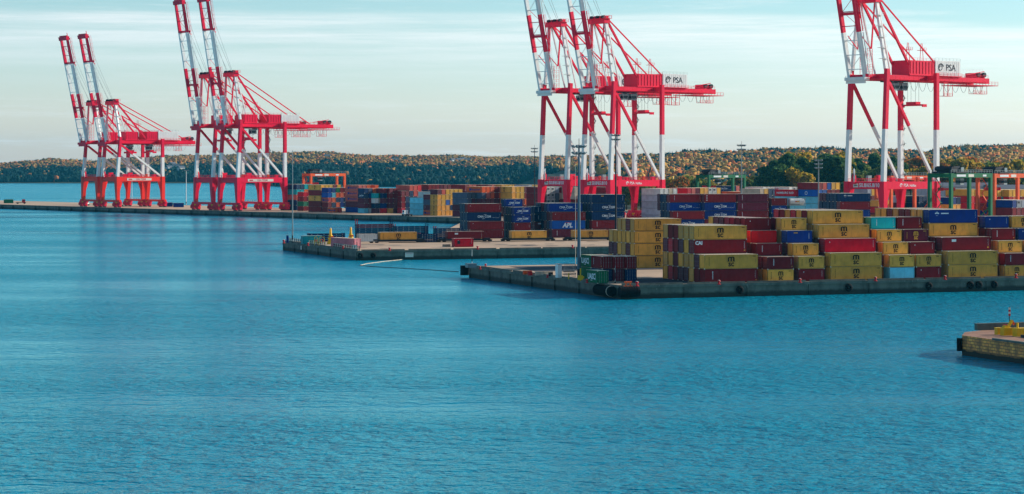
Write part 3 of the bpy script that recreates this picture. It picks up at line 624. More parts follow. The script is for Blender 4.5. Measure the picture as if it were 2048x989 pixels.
FQ = [
 (593, 421.5, 40, h9, ['n n f t n', 'n b o t n', 'n n m o t', 'n n u f t', 'n n b m c'], 'block right of the cranes'),
 (607, 422.5, 20, h8, ['m g m:vert c', 'm g u c'], 'short block with a green box'),
 (642, 424.5, 40, h9, ['m m y:msc m y:msc', 'm m o m a', 'm u m m a', 'b m u c m', 'n n m u a'], 'mustard and maroon block'),
 (656, 425, 20, h8, ['m:mark m f:hapag v b', '- n o l b', '- o n o g', '- b b o m', '- n n m m', '- n u m u'], 'blue and orange short block'),
 (668, 426, 20, h8, ['o:hapag', 'r'], 'low orange pair'),
 (717, 426, 40, h9, ['b u f:hapag f:hapag f:hapag', 'b u n f f', 'b m u n o', 'm m u p', 'm o m m o'], 'orange named block'),
 (729, 427, 20, h8, ['l u u n:cma n', 'w m m b s', 'o o w o o', '- - - f p', '- - - c o'], 'light blue based block'),
 (750, 427, 20, h8, ['u n:mark w t:mark', 'd n e g', 'r r r m'], 'teal topped block'),
 (766, 427, 20, h8, ['r b u n:mark m', 'm u u m'], 'dark short block'),
 (779, 427, 20, h8, ['y:msc u u m m', 'u m m m m'], 'short maroon block'),
 (803, 427, 40, h9, ['c m m m:vert', 'n n n m', 'n n n n f', 'n n n f f', 'c m f f r'], 'tall maroon block'),
 (848, 431, 40, h9, ['l l l', 'd d k', '- - - w!'], 'light blue block'),
 (861, 431.5, 20, h8, ['o:hapag u:vert s u', 'm u s u'], 'purple short block'),
 (875, 432, 20, h8, ['y:msc y:msc y:msc y:msc u', 'y y a a f', 'y y v a a', 'y n y a a', 'n y n a a', 'm m f o a'], 'mustard short block'),
 (935, 434, 40, h9, ['u u s s', 'm u u s'], 'purple block beside navy stacks'),
 (857, 423.5, 40, h9, ['- - - n:cma m', '- - - m m', '- - - m m', '- - m m u', '- - m m m', '- m m m m'], 'rear maroon block'),
 (930, 424, 40, h9, ['m m m m m', 'm u m c f', 'm m f m f'], 'rear red block'),
 (964, 434, 40, h9, ['m u u s o:hapag', 'm m m f o', 'm m m o o', 'm m u m m', 'm m m o f'], 'second orange named block'),
 (1024, 434, 40, h9, ['m m y y y:msc', 'm m y a a', 'm m m a a', 'm m o m u', 'm f m f m', 'm m a a n'], 'rear mustard block'),
 (976, 424, 40, h9, ['m m m m m', 'm m m m f'], 'rear crimson block'),
 (1003, 424, 40, h9, ['m m m m y:msc', 'm m m m a', 'm m m m a', 'm m m u a'], 'rear mustard topped block'),
 (1057, 425, 40, h9, ['m m m m k', 'm m m w! a!', 'm m f f a'], 'pale grey topped block'),
 (1085, 436, 40, h9, ['m m m m m', 'm w! w! w! w!', 'm w! w! w! w!', 'm n s s k', 'm c m e m', 'm c m e m'], 'reefer block behind the crane pair'),
 (1149, 436, 40, h9, ['m m m e e', 'm m k e e'], 'beige block under the cranes'),
 (1212, 436, 40, h9, ['m m m m m', 'm m m m m'], 'maroon block behind crane pair'),
]
for uc, vb, L_, H, rows, wh in FQ: block_Q(uc, vb, L_, H, rows, wh, GF)
GR = 'containers in the yard behind the middle pier'
RQ = [
 (1320, 444, 40, h9, ['k k k k w', 'k k k k w', 'k k k k e', 'k k k w w'], 'white block by crane foot'),
 (1375, 441, 40, h9, ['c c c c c', 'm m m m f', 'm m m m u', 'm m m m a', 'm m m m y', 'm m m m w!', 'm m m m w!', 'm m m a a'], 'crimson topped block'),
 (1465, 430, 40, h9, ['m m m m n:cma', 'm m m m f'], 'navy block beneath green gantry'),
 (1482, 442, 40, h8, ['m m m o o', 'm m o o o', 'm m o r o'], 'low orange block'),
 (1520, 445, 40, h9, ['e e e e e', 'm m m m a', 'm m m n n', 'm m m n n'], 'beige topped block'),
 (1526, 436, 40, h9, ['w w w w w:one', 'w w w w w!', 'w w w w w!'], 'left white reefer block'),
 (1578, 436, 40, h9, ['w w w w w:one', 'w w w w w!', 'w w w w w!'], 'right white reefer block'),
 (1591, 449, 40, h9, ['l l l l c:hsud', 'm m m m o'], 'crimson block with white name'),
 (1637, 450, 40, h9, ['l l l l v:round m', 'm m d d v f', 'm m m m m v', 'm m m m m a', 'm m m m m a'], 'blue ring block'),
 (1735, 446, 40, h9, ['m m m m k', 'm m m m a'], 'grey topped block'),
 (1757, 452, 40, h8, ['m m c y', 'm m c y', 'm m m y'], 'mustard block beside lone crane'),
 (1796, 447, 40, h9, ['m n u k', 'm n m y'], 'mixed block under the right crane'),
 (1838, 447, 40, h9, ['y y n n', 'm y n n'], 'navy block under the right crane'),
 (1935, 447, 40, h9, ['b b c c a', 'b b r r a', 'b b o o m', 'b b m m a'], 'block behind green gantry'),
 (1995, 450, 40, h9, ['b b m c a', 'n n n t a'], 'orange-gantry block'),
 (2018, 450, 40, h9, ['m m c c a', 'm m c o a', 'm m n m y', 'm m c m a', 'm m u o a'], 'tall right-edge block'),
 (2025, 463, 40, h9, ['m m m b', 'm m m k!', 'm m m k', 'm m m k'], 'low right-edge block'),
 (1905, 452, 40, h9, ['m m y b', 'm m y n'], 'low green-gantry block'),
]
for uc, vb, L_, H, rows, wh in RQ: block_Q(uc, vb, L_, H, rows, wh, GR)

# ------------------------------------------------------------------ ship-to-shore cranes
SP = 18.5; GA = 30.5
def two_tone(b, p, q_, w, h, ztop, m_low, m_high, w1=None, h1=None, up=(0, 0, 1)):
    """a leg painted in two colours, the change at height ztop"""
    p = np.array(p, float); q_ = np.array(q_, float); f = (ztop-p[2])/(q_[2]-p[2]); c = p+(q_-p)*f
    w1 = w if w1 is None else w1; h1 = h if h1 is None else h1; wm = w+(w1-w)*f; hm = h+(h1-h)*f
    b.bar(p, c, w, h, m_low, up=up, w1=wm, h1=hm); b.bar(c, q_, wm, hm, m_high, up=up, w1=w1, h1=h1)
def zigzag(b, x, y, z0, z1, m, w=1.6, st=3.2):
    z_ = z0; k = 0
    while z_ < z1:
        zz = min(z_+st, z1); s_ = 1 if k % 2 else -1
        b.bar((x, y-w*s_, z_), (x, y+w*s_, zz), .5, .08, m); b.box(x-.5, x+.5, y+w*s_-.5, y+w*s_+.5, zz-.06, zz+.02, m)
        b.rail((x-.45, y-w, zz), (x-.45, y+w, zz), m, 1.0, 1.6, .05); z_ = zz; k += 1
def make_crane(P):
    Hg, Ha, LB, XE = P['girder'], P['apex'], P['boom'], P['end']; PT = 18.4; ZW = P['white']; pr = P['portal']
    e = thing(P['name'], 'x', 'gantry crane', (0, 0, DK), T2, P['group'])
    hy = SP/2; lean = P['lean']
    for sy in (-1, 1):
        # lower legs: portal, red, wide under the portal beam and narrow at the sill
        for x0, kx in ((0, 1), (GA, -1)):
            b = MB(); y = sy*hy
            vs = []
            for zz, wo, wi in ((3.4, 1.1, .4), (8.0, 1.12, 1.05), (12.0, 1.14, 1.62), (PT-2.9, 1.15, 2.2)):
                for dx, dy in ((-1.05, wo*sy), (1.05, wo*sy), (1.05, -wi*sy), (-1.05, -wi*sy)): vs.append((x0+dx, y+dy, zz))
            fs = []
            for k in range(3):
                for j in range(4): f_ = (k*4+j, k*4+(j+1) % 4, (k+1)*4+(j+1) % 4, (k+1)*4+j); fs.append(f_ if sy < 0 else f_[::-1])
            b.add(vs, fs, pr); b.box(x0-1.05, x0+1.05, y-1.1, y+1.1, PT-2.9, PT, pr)
            if kx: 
                vs2 = [(x0+kx*1.05, y-.6, 9), (x0+kx*1.05, y+.6, 9), (x0+kx*1.05, y+.6, PT-2.9), (x0+kx*1.05, y-.6, PT-2.9), (x0+kx*3.2, y-.6, PT-2.9), (x0+kx*3.2, y+.6, PT-2.9)]
                b.add(vs2, [(0, 3, 4), (1, 5, 2), (0, 4, 5, 1), (3, 2, 5, 4)], pr)
            link('lower_leg', b.mesh('lower_leg'), e)
            # upper leg, white below and red above
            b = MB(); top = Hg+2.2+(2.0 if x0 == 0 else 1.0); xt = x0+(lean if x0 == 0 else 0)
            two_tone(b, (x0, y, PT), (xt, y, top), 1.7, 1.7, ZW, WHT, RED, 1.6, 1.6)
            lo = link('leg', b.mesh('leg'), e)
            # bogie: equaliser beams and eight wheels on the rail
            b = MB(); b.box(x0-.6, x0+.6, y-4.6, y+4.6, 2.2, 3.3, RED)
            for kk in (-4, -2.6, -1.2, 1.2, 2.6, 4): b.box(x0-1.15, x0-.62, y+kk-.35, y+kk+.35, .9, 2.6+.3*(kk % 2), RED); b.tube((x0-1.3, y+kk, 1.6), (x0-.6, y+kk, 1.6), .28, BRED, n=8)
            for k in (-1, 1):
                b.box(x0-.55, x0+.55, y+k*2.4-1.8, y+k*2.4+1.8, 1.2, 2.1, RED); b.box(x0-.35, x0+.35, y+k*2.4-.4, y+k*2.4+.4, 2.0, 2.4, DST)
                for w in (-1.35, -.45, .45, 1.35): b.tube((x0-.25, y+k*2.4+w, .42), (x0+.25, y+k*2.4+w, .42), .4, DST, n=12)
                for w in (-.9, .9): b.box(x0-.6, x0+.6, y+k*2.4+w-.8, y+k*2.4+w+.8, .55, 1.15, RED)
            b.box(x0-.7, x0-.5, y-1, y+1, 2.4, 3.6, YEL)
            link('bogie', b.mesh('bogie'), e)
        # portal beam landward, per side, with lettering panel on the near side
        b = MB(); b.box(1.05, GA-1.05, sy*hy-.75, sy*hy+.75, PT-2.9, PT-.05, pr)
        b.rail((1.2, sy*hy-.7, PT), (GA-1.2, sy*hy-.7, PT), RED, 1.1, 3, .09)
        po = link('portal_beam', b.mesh('portal_beam'), e)
        # diagonal brace
        b = MB(); two_tone(b, (GA-1.2, sy*hy, PT+.1), (lean+1.0, sy*hy, Hg-1.0), 1.05, 1.05, P['wbr'], WHT, RED)
        link('diagonal_brace', b.mesh('diagonal_brace'), e)
    for x0 in (0, GA):
        b = MB(); b.box(x0-.8, x0+.8, -hy+1.1, hy-1.1, PT-2.9, PT-.07, pr); b.rail((x0-.7, -hy+1, PT), (x0-.7, hy-1, PT), RED, 1.1, 2.5, .09); link('portal_beam', b.mesh('portal_beam'), e)
        b = MB(); b.box(x0-.75, x0+.75, -hy-3.5, hy+3.5, 3.25, 4.5, RED if pr is RED else pr)
        b.rail((x0-.7, -hy, 4.5), (x0-.7, hy, 4.5), YEL, 1.0, 2.5, .07); link('sill_beam', b.mesh('sill_beam'), e)
        b = MB(); xx = x0+(lean if x0 == 0 else 0); b.box(xx-.75, xx+.75, -hy+.8, hy-.8, Hg+.4, Hg+2.3, RED); link('cross_beam', b.mesh('cross_beam'), e)
    # clutter on the portal platform: cabinets and checker cabin
    for x_, y_, w, h, m_ in ((4, -9.2, 2.2, 1.6, RED), (9, -9.2, 1.4, 1.2, RED), (17, 9.2, 3, 2.4, RED), (24, -9.2, 2, 1.4, RED), (11, 9.2, 2, 2.2, GRS), (19, -9.2, 1, 1.6, ORG)):
        b = MB(); b.box(x_, x_+w, y_-.6, y_+.6, PT-.04, PT+h, m_); b.box(x_-.08, x_+w+.08, y_-.68, y_+.68, PT+h, PT+h+.1, GRS); link('electrical_cabinet', b.mesh('electrical_cabinet'), e)
    # twin main girders with backreach
    gy = 4.0
    for sy in (-1, 1):
        b = MB(); b.box(-5, XE, sy*gy-.65, sy*gy+.65, Hg, Hg+2.2, RED)
        b.box(-5, XE-2, sy*(gy+.65), sy*(gy+1.75), Hg+.35, Hg+.45, RED) if sy > 0 else b.box(-5, XE-2, -gy-1.75, -gy-.65, Hg+.35, Hg+.45, RED)
        b.rail((-5, sy*(gy+1.7), Hg+.45), (XE-2, sy*(gy+1.7), Hg+.45), RED, 1.15, 2.6, .08)
        b.rail((36, sy*gy, Hg+2.2), (XE, sy*gy, Hg+2.2), RED, 1.2, 2.4, .08)
        link('main_girder', b.mesh('main_girder'), e)
    b = MB()
    for x_ in (-4, 6, 16, 26, 38, 50, XE-1): b.box(x_-.4, x_+.4, -gy+.65, gy-.65, Hg+.6, Hg+1.9, RED)
    # end platform and sheaves
    b.box(XE-16, XE+3, -gy-2.6, gy+2.6, Hg-.9, Hg-.65, RED); b.rail((XE-16, -gy-2.6, Hg-.7), (XE+3, -gy-2.6, Hg-.7), RED, 1.4, 1.8, .10); b.rail((XE-16, gy+2.6, Hg-.7), (XE+3, gy+2.6, Hg-.7), RED, 1.4, 1.8, .10)
    link('tail_platform', b.mesh('tail_platform'), e)
    for x_ in (XE-5, XE-1.5): b = MB(); b.box(x_-.7, x_+.7, -3, 3, Hg+2.2, Hg+4.4, RED); b.tube((x_, -3.6, Hg+3.6), (x_, -2.6, Hg+3.6), 1.0, DST, n=14); link('sheave_block', b.mesh('sheave_block'), e)
    b = MB()
    b.tube((XE-14, -4.5, Hg+3.3), (XE-3, -4.5, Hg+4.9), .16, RED); b.rail((XE-20, -4.6, Hg+4.2), (XE-4, -4.6, Hg+5.0), WHT, .9, 2.0, .07)
    link('tail_gangway', b.mesh('tail_gangway'), e)
    # hanging service cages under the tail
    for x0_, x1_, dz in P['cages']:
        b = MB()
        for x_ in (x0_, (x0_+x1_)/2, x1_):
            for y_ in (-5, -2.5): b.bar((x_, y_, Hg-.7), (x_, y_, Hg-dz), .13, .13, RED)
        b.box(x0_, x1_, -5.1, -2.4, Hg-dz, Hg-dz+.15, RED); b.rail((x0_, -5.1, Hg-dz), (x1_, -5.1, Hg-dz), RED, 1.2, 1.5, .10)
        link('service_cage', b.mesh('service_cage'), e)
    # festoon loops
    b = MB(); x_ = 6.0
    while x_ < XE-8:
        pts_ = [(x_+k*.55, -gy-.5, Hg-.3-3.6*sin(pi*k/8)**.8) for k in range(9)]
        for k in range(8): b.bar(pts_[k], pts_[k+1], .10, .10, GRS)
        x_ += 4.9
    link('festoon_cable', b.mesh('festoon_cable'), e)
    # machinery house: red part and white end
    h0, h1, h2 = P['house']
    b = MB(); b.box(h0, h1, -gy-.9, gy+.9, Hg+2.25, Hg+2.6, RED)
    if P['split']:
        g = (h1-h0)*.36; b.box(h0, h0+g, -4.6, 4.6, Hg+2.6, Hg+2.6+P['hh'], RED); b.box(h1-g, h1, -4.6, 4.6, Hg+2.6, Hg+2.8+P['hh'], RED)
        for xq in (h0+.5, h1-g+.5):
            for i_ in range(5): b.box(xq+i_*g/5.2, xq+i_*g/5.2+.15, -4.72, -4.6, Hg+3.0, Hg+2.2+P['hh'], RED)
    else:
        b.box(h0, h1, -4.6, 4.6, Hg+2.6, Hg+2.6+P['hh'], RED)
        for i_ in range(8): b.box(h0+.6+i_*(h1-h0)/8.2, h0+.8+i_*(h1-h0)/8.2, -4.74, -4.6, Hg+3.0, Hg+2.2+P['hh'], RED)
    b.rail((h0, -4.5, Hg+2.6+P['hh']), (h1, -4.5, Hg+2.6+P['hh']), RED, 1.0, 2.2, .07)
    link('machinery_house', b.mesh('machinery_house'), e)
    b = MB(); b.box(h1+.05, h2, -4.8, 4.8, Hg+2.6, Hg+2.9+P['hh'], WHT); b.box(h1, h2+.6, -5.4, 5.4, Hg+2.3, Hg+2.55, RED)
    for i_ in range(12): b.box(h1+.4+i_*(h2-h1)/12.3, h1+.52+i_*(h2-h1)/12.3, -4.86, -4.8, Hg+2.9, Hg+2.6+P['hh'], WHT)
    b.rail((h1, -4.8, Hg+2.9+P['hh']), (h2, -4.8, Hg+2.9+P['hh']), GRS, 1.0, 2.0, .06); b.rail((h1, -5.3, Hg+2.55), (h2+.5, -5.3, Hg+2.55), RED, 1.1, 2.0, .07)
    wh = link('white_house', b.mesh('white_house'), e)
    def psa(b, cx, cz, sz, m, tail=None):
        """company mark: a small leaf-like double loop and the letters"""
        yb = P['_y']
        put_text(b, 'PSA', sz, cx+.3*sz, cz, yb, m, bold=.01*sz)
        for j, (rr, a0_, a1_) in enumerate(((.52, .3, 4.6), (.30, -1.2, 3.2))):
            n = 14; c0 = (cx-1.35*sz, cz)
            po_ = [(c0[0]+cos(a0_+(a1_-a0_)*i/n)*rr*sz*(1-.25*i/n), yb, c0[1]+sin(a0_+(a1_-a0_)*i/n)*rr*sz*(1-.25*i/n)) for i in range(n+1)]
            pi_ = [(c0[0]+(p[0]-c0[0])*.68, yb, c0[1]+(p[2]-c0[1])*.68) for p in po_]
            for i in range(n): b.add([po_[i], po_[i+1], pi_[i+1], pi_[i]], [(0, 1, 2, 3)], m)
        if tail: put_text(b, tail, sz*.8, cx+2.6*sz, cz-.05*sz, yb, m, bold=.01*sz)
    if P['psa']:
        b = MB(); P['_y'] = -4.875; psa(b, (h1+h2)/2+.6, Hg+2.9+P['hh']*.5, 3.6, DST); link('company_mark', b.mesh('company_mark'), wh)
        b = MB(); P['_y'] = -hy-.765; psa(b, 11.5, PT-1.5, 1.7, WINK, 'Halifax'); link('company_mark', b.mesh('company_mark'), e)
        b = MB()
        vs_, fs_ = text_geo('50.8/65.8/101', 2.1, .05, 1.0); b.add([(-.815, -a_-3.2, PT-1.5+c_) for a_, c_ in vs_], fs_, WINK); link('crane_number', b.mesh('crane_number'), e)
        b = MB(); b.box(-.86, -.805, 3.0, 5.6, PT-2.3, PT-.8, SIGNW); b.box(-.88, -.86, 3.4, 5.2, PT-1.7, PT-1.4, DST); link('sign_board', b.mesh('sign_board'), e)
    else:
        b = MB(); b.box(6, 22.5, -hy-.82, -hy-.76, PT-2.3, PT-.9, SIGNW); bd = link('name_board', b.mesh('name_board'), e)
        b = MB(); put_text(b, 'HALTERM', 1.5, 15.4, PT-1.6, -hy-.83, BRED, bold=.03); b.box(7, 9.4, -hy-.835, -hy-.825, PT-1.95, PT-1.25, BRED); link('lettering', b.mesh('lettering'), bd)
    # operator cab and trolley under the girders
    for x_, s_ in P['cabs']:
        b = MB(); b.box(x_-2, x_+2, -3.3, 3.3, Hg-.4, Hg+.1, DST); b.box(x_-1.4*s_, x_+1.9*s_, -3.0, -.4, Hg-3.6, Hg-.9, GRS); b.box(x_-1.45*s_, x_+1.95*s_, -3.05, -.9, Hg-3.0, Hg-1.8, GLS)
        b.box(x_+2.2*s_, x_+3.2*s_, -2.0, 2.0, Hg-1.5, Hg-.5, GRS)
        for yy in (-2, 2): b.bar((x_, yy, Hg-.5), (x_+.5, yy, Hg-4.5*s_), .08, .08, DST)
        link('trolley_cab', b.mesh('trolley_cab'), e)
    # spreader hanging by the landside legs
    b = MB(); xs_, zs_ = P['spreader']
    b.box(xs_-1.1, xs_+1.1, -5.5, 5.5, zs_, zs_+.6, RED); b.box(xs_-1.3, xs_+1.3, -2.6, 2.6, zs_+.6, zs_+1.6, RED)
    for yy in (-5.7, 5.7): b.box(xs_-1.2, xs_+1.2, yy-.25, yy+.25, zs_-.5, zs_+.6, RED)
    for yy in (-2, 2):
        for xx in (-1, 1): b.bar((xs_+xx, yy, zs_+1.6), (xs_+xx, yy, Hg), .07, .07, DST)
    link('spreader', b.mesh('spreader'), e)
    # apex frame above the waterside legs
    at = 2.4*1.0; b = MB()
    for sy in (-1, 1):
        b.bar((lean, sy*hy*.93, Hg+4.0), (lean-1.0, sy*4.6, Ha), 1.15, 1.15, WHT, w1=.95, h1=.95)
        b.bar((lean+8, sy*gy, Hg+2.2), (lean+.2, sy*4.4, Ha-.5), .55, .55, WHT)
    zz = Hg+8
    while zz < Ha-3:
        f_ = (zz-Hg-4)/(Ha-Hg-4); y_ = -(hy*.93+(4.6-hy*.93)*f_); b.box(lean-2.4, lean+1.2, y_-1.1, y_+.9, zz, zz+.12, WHT); b.rail((lean-2.4, y_-1.05, zz), (lean+1.2, y_-1.05, zz), WHT, 1.0, 1.2, .07); zz += 4.2
    link('apex_frame', b.mesh('apex_frame'), e)
    b = MB(); b.box(lean-2.4, lean+.9, -5.6, 5.6, Ha-.6, Ha+1.4, RED); b.box(lean-2.9, lean+1.5, -6.2, 6.2, Ha+1.4, Ha+1.55, RED)
    b.rail((lean-2.9, -6.1, Ha+1.5), (lean+1.5, -6.1, Ha+1.5), RED, 1.3, 1.4, .09); b.rail((lean+1.4, -6.1, Ha+1.5), (lean+1.4, 6.1, Ha+1.5), RED, 1.3, 2, .09)
    for y_ in (-4, 0, 4): b.tube((lean-1.6, y_-.5, Ha+1.9), (lean-1.6, y_+.5, Ha+1.9), 1.0, DST, n=14)
    b.box(lean-1, lean+2, -3.4, 3.4, Ha+1.6, Ha+2.8, RED)
    link('apex_beam', b.mesh('apex_beam'), e)
    # back stays
    for sy in (-1, 1):
        b = MB(); b.bar((lean+.6, sy*4.2, Ha+.2), (P['st1'], sy*gy, Hg+2.2), .85, .85, RED); link('back_strut', b.mesh('back_strut'), e)
        b = MB(); b.bar((lean+.8, sy*4.8, Ha+.9), (P['st2'], sy*(gy+.4), Hg+2.4), .48, .48, RED); link('back_stay', b.mesh('back_stay'), e)
        b = MB(); b.bar((lean-1.5, sy*4.2, Ha), (lean-2.6, sy*3.4, Hg+12), .30, .30, RED); b.bar((lean-.9, sy*3.9, Ha), (lean-2.0, sy*3.2, Hg+12), .30, .30, RED)
        b.bar((lean-2.6, sy*3.4, Hg+12), (-6.2, sy*3.4, Hg+17), .30, .30, RED); link('folded_forestay', b.mesh('folded_forestay'), e)
    # raised boom
    an = radians(P['tilt']); dx, dz = -sin(an), cos(an); nx, nz = cos(an), sin(an); bx, bz = -4.4, Hg+1.2
    def bp(s_, off, y_): return (bx+dx*s_+nx*off, y_, bz+dz*s_+nz*off)
    bands = [(0, .235, WHT), (.235, .465, RED), (.465, .755, WHT), (.755, 1.0, RED)]
    for sy in (-1, 1):
        b = MB()
        for f0, f1, mm in bands: b.bar(bp(f0*LB, 0, sy*gy), bp(f1*LB, 0, sy*gy), 1.15, 1.65, mm, up=(nx, 0, nz), w1=1.15, h1=1.65 if f1 < 1 else 1.2)
        link('boom_girder', b.mesh('boom_girder'), e)
        b = MB()
        for f0, f1, mm in bands:
            p0_, p1_ = bp(f0*LB, 1.25, sy*(gy+.9)), bp(f1*LB-.3, 1.25, sy*(gy+.9)); b.bar(p0_, p1_, .5, .08, mm, up=(nx, 0, nz))
            for k in (0.5, 1.1): b.bar(bp(f0*LB, 1.3+k, sy*(gy+1.1)), bp(f1*LB-.3, 1.3+k, sy*(gy+1.1)), .07, .07, mm)
            s_ = f0*LB+1
            while s_ < f1*LB: b.bar(bp(s_, 1.3, sy*(gy+1.1)), bp(s_, 2.4, sy*(gy+1.1)), .07, .07, mm); s_ += 2.4
        link('boom_walkway', b.mesh('boom_walkway'), e)
    b = MB(); k = 0; s_ = 3.0
    while s_ < LB-1:
        mm = [m_ for f0, f1, m_ in bands if f0*LB <= s_ < f1*LB+.01][0]
        b.bar(bp(s_, -.5, -gy+.6), bp(s_, -.5, gy-.6), .30, .30, mm)
        if s_+5.6 < LB: b.bar(bp(s_, .6, (-1) ** k*(gy-.6)), bp(s_+5.6, .6, -(-1) ** k*(gy-.6)), .15, .15, mm)
        s_ += 5.6; k += 1
    for f_ in (.33, .76): b.bar(bp(f_*LB, .9, -gy-.8), bp(f_*LB, .9, gy+.8), 1.6, 1.0, RED); b.bar(bp(f_*LB-2, 2.2, -gy), bp(f_*LB, 1.0, -gy), .5, .5, RED)
    link('boom_ties', b.mesh('boom_ties'), e)
    b = MB(); b.bar(bp(LB-.2, 0, -gy-1), bp(LB-.2, 0, gy+1), 2.2, 2.2, RED, up=(nx, 0, nz)); b.bar(bp(LB+1.2, 0, -gy-.6), bp(LB+1.2, 0, gy+.6), .9, .7, RED); b.bar(bp(LB+1, .5, -gy), bp(LB+3, .5, -gy), .3, .3, RED)
    link('boom_tip', b.mesh('boom_tip'), e)
    b = MB(); b.box(-6.2, -3.4, -gy-1.2, gy+1.2, Hg-.3, Hg+1.0, WHT if P['psa'] else RED); b.box(-5.6, -5.2, -5, 5, Hg-1.4, Hg-.3, WHT if P['psa'] else RED); link('boom_hinge', b.mesh('boom_hinge'), e)
    # hoist ropes from apex to the boom
    b = MB()
    for sy in (-1, 1):
        b.bar((lean-1.5, sy*3, Ha+2), bp(LB*.92, 1.4, sy*3), .10, .10, GRS); b.bar((lean-1.5, sy*2, Ha+2), bp(LB*.80, 1.4, sy*2.4), .10, .10, GRS)
    link('hoist_rope', b.mesh('hoist_rope'), e)
    # cable reel on the waterside portal beam
    b = MB(); cy_, cz_ = 4.6, PT+2.3; b.torus((-1.5, cy_, cz_), (1, -.9, 0), 2.5, .22, WHT, 28, 6)
    ax_ = np.array((1, -.9, 0))/np.linalg.norm((1, -.9, 0)); pv = np.array((.9, 1, 0))/np.linalg.norm((.9, 1, 0))
    for i_ in range(28):
        a_ = 2*pi*i_/28; d_ = pv*cos(a_)+np.array((0, 0, 1))*sin(a_); c_ = np.array((-1.5, cy_, cz_)); b.bar(c_+d_*.7, c_+d_*2.4, .09, .5, WHT, up=tuple(ax_))
    b.tube(np.array((-1.5, cy_, cz_))-ax_*.05, np.array((-1.5, cy_, cz_))+ax_*.05, 1.75, GRS, n=24); b.tube(np.array((-1.5, cy_, cz_))-ax_*.45, np.array((-1.5, cy_, cz_))+ax_*.45, .8, RED, n=14); b.box(-2, -.8, cy_-.5, cy_+.5, PT-1, cz_, RED)
    link('cable_reel', b.mesh('cable_reel'), e)
    # stairs up a landside leg, lamps
    b = MB(); zigzag(b, GA+1.4, hy, PT, Hg-1, GRS, 1.0, 3.0); link('stair_tower', b.mesh('stair_tower'), e)
    for x_ in (h0+1, h0+9): 
        b = MB()
        for dx_ in (-1, 1): b.bar((x_+dx_, -3, Hg+2.6+P['hh']), (x_+dx_*.3, -3, Hg+9.5+P['hh']), .16, .16, RED)
        b.box(x_-1.8, x_+1.8, -3.8, -2.2, Hg+6.6+P['hh'], Hg+6.75+P['hh'], RED); b.rail((x_-1.8, -3.8, Hg+6.7+P['hh']), (x_+1.8, -3.8, Hg+6.7+P['hh']), RED, 1, 1.2, .09)
        link('lamp_gantry', b.mesh('lamp_gantry'), e)
    b = MB()
    for y_ in (-3.2, 0.5): 
        for zz in range(0, 9, 2): b.rail((-2.5, y_, Hg+2.4+zz), (.4, y_, Hg+2.4+zz), RED, 1.6, 1.4, .10)
        for xx in (-2.5, .4): b.bar((xx, y_, Hg+2.2), (xx, y_, Hg+12), .14, .14, RED)
    link('access_ladder', b.mesh('access_ladder'), e)
    return e
XR = 3.0
GC = 'red and white gantry cranes with raised booms on the crane quay'
big = dict(name='quay_crane', group=GC, girder=57.5, apex=88, boom=74, end=68, white=38.5, wbr=40, lean=2.0, portal=RED, house=(20, 35, 50), hh=5.6, split=False, psa=True,
           cages=((40, 45, 5.5), (58, 66, 4.2)), cabs=((14, 1), (19, 1)), spreader=(27.5, 48), st1=23.5, st2=42, tilt=12)
mid = dict(big, girder=46.0, apex=74.5, boom=69.5, end=66, white=32, wbr=34, portal=RED, house=(7, 31, 43), hh=4.6, split=True, psa=False, cages=((45, 50, 5.0), (56, 61, 4.6)), cabs=((14, 1),), spreader=(13, 39), st1=23, st2=50, tilt=9.8)
small = dict(mid, girder=38.0, apex=62, boom=64, end=56, white=30, wbr=32, portal=ORED, house=(8, 30, 44), hh=4.8, cages=((42, 46, 4.0),), spreader=(27, 33), st1=23, st2=50, tilt=12.2, cabs=((25, 1),))
def crane_at(u):
    t = t_at(u, XR)+SP/2; return q(XR, t)
cr = []
for P, lst in ((big, ((1767, 'tall red and white gantry crane with raised boom, standing alone at the right'), (1221, 'tall red and white gantry crane, nearer one of the pair behind the floodlight mast'), (1134, 'tall red and white gantry crane, farther one of the pair behind the floodlight mast'))),
               (mid, ((475.5, 'middle-sized red and white gantry crane, nearer of the pair left of the orange yard gantry'), (426, 'middle-sized red and white gantry crane, farther of the pair left of the orange yard gantry'))),
               (small, ((235, 'small gantry crane with orange-red portal, nearer of the pair at the far left'), (196, 'small gantry crane with orange-red portal, farther of the pair at the far left')))):
    e = make_crane(P); index_kids(); e.location = crane_at(lst[0][0]); e['label'] = lst[0][1]
    for u, lb in lst[1:]: copy_tree(e, crane_at(u), lb)

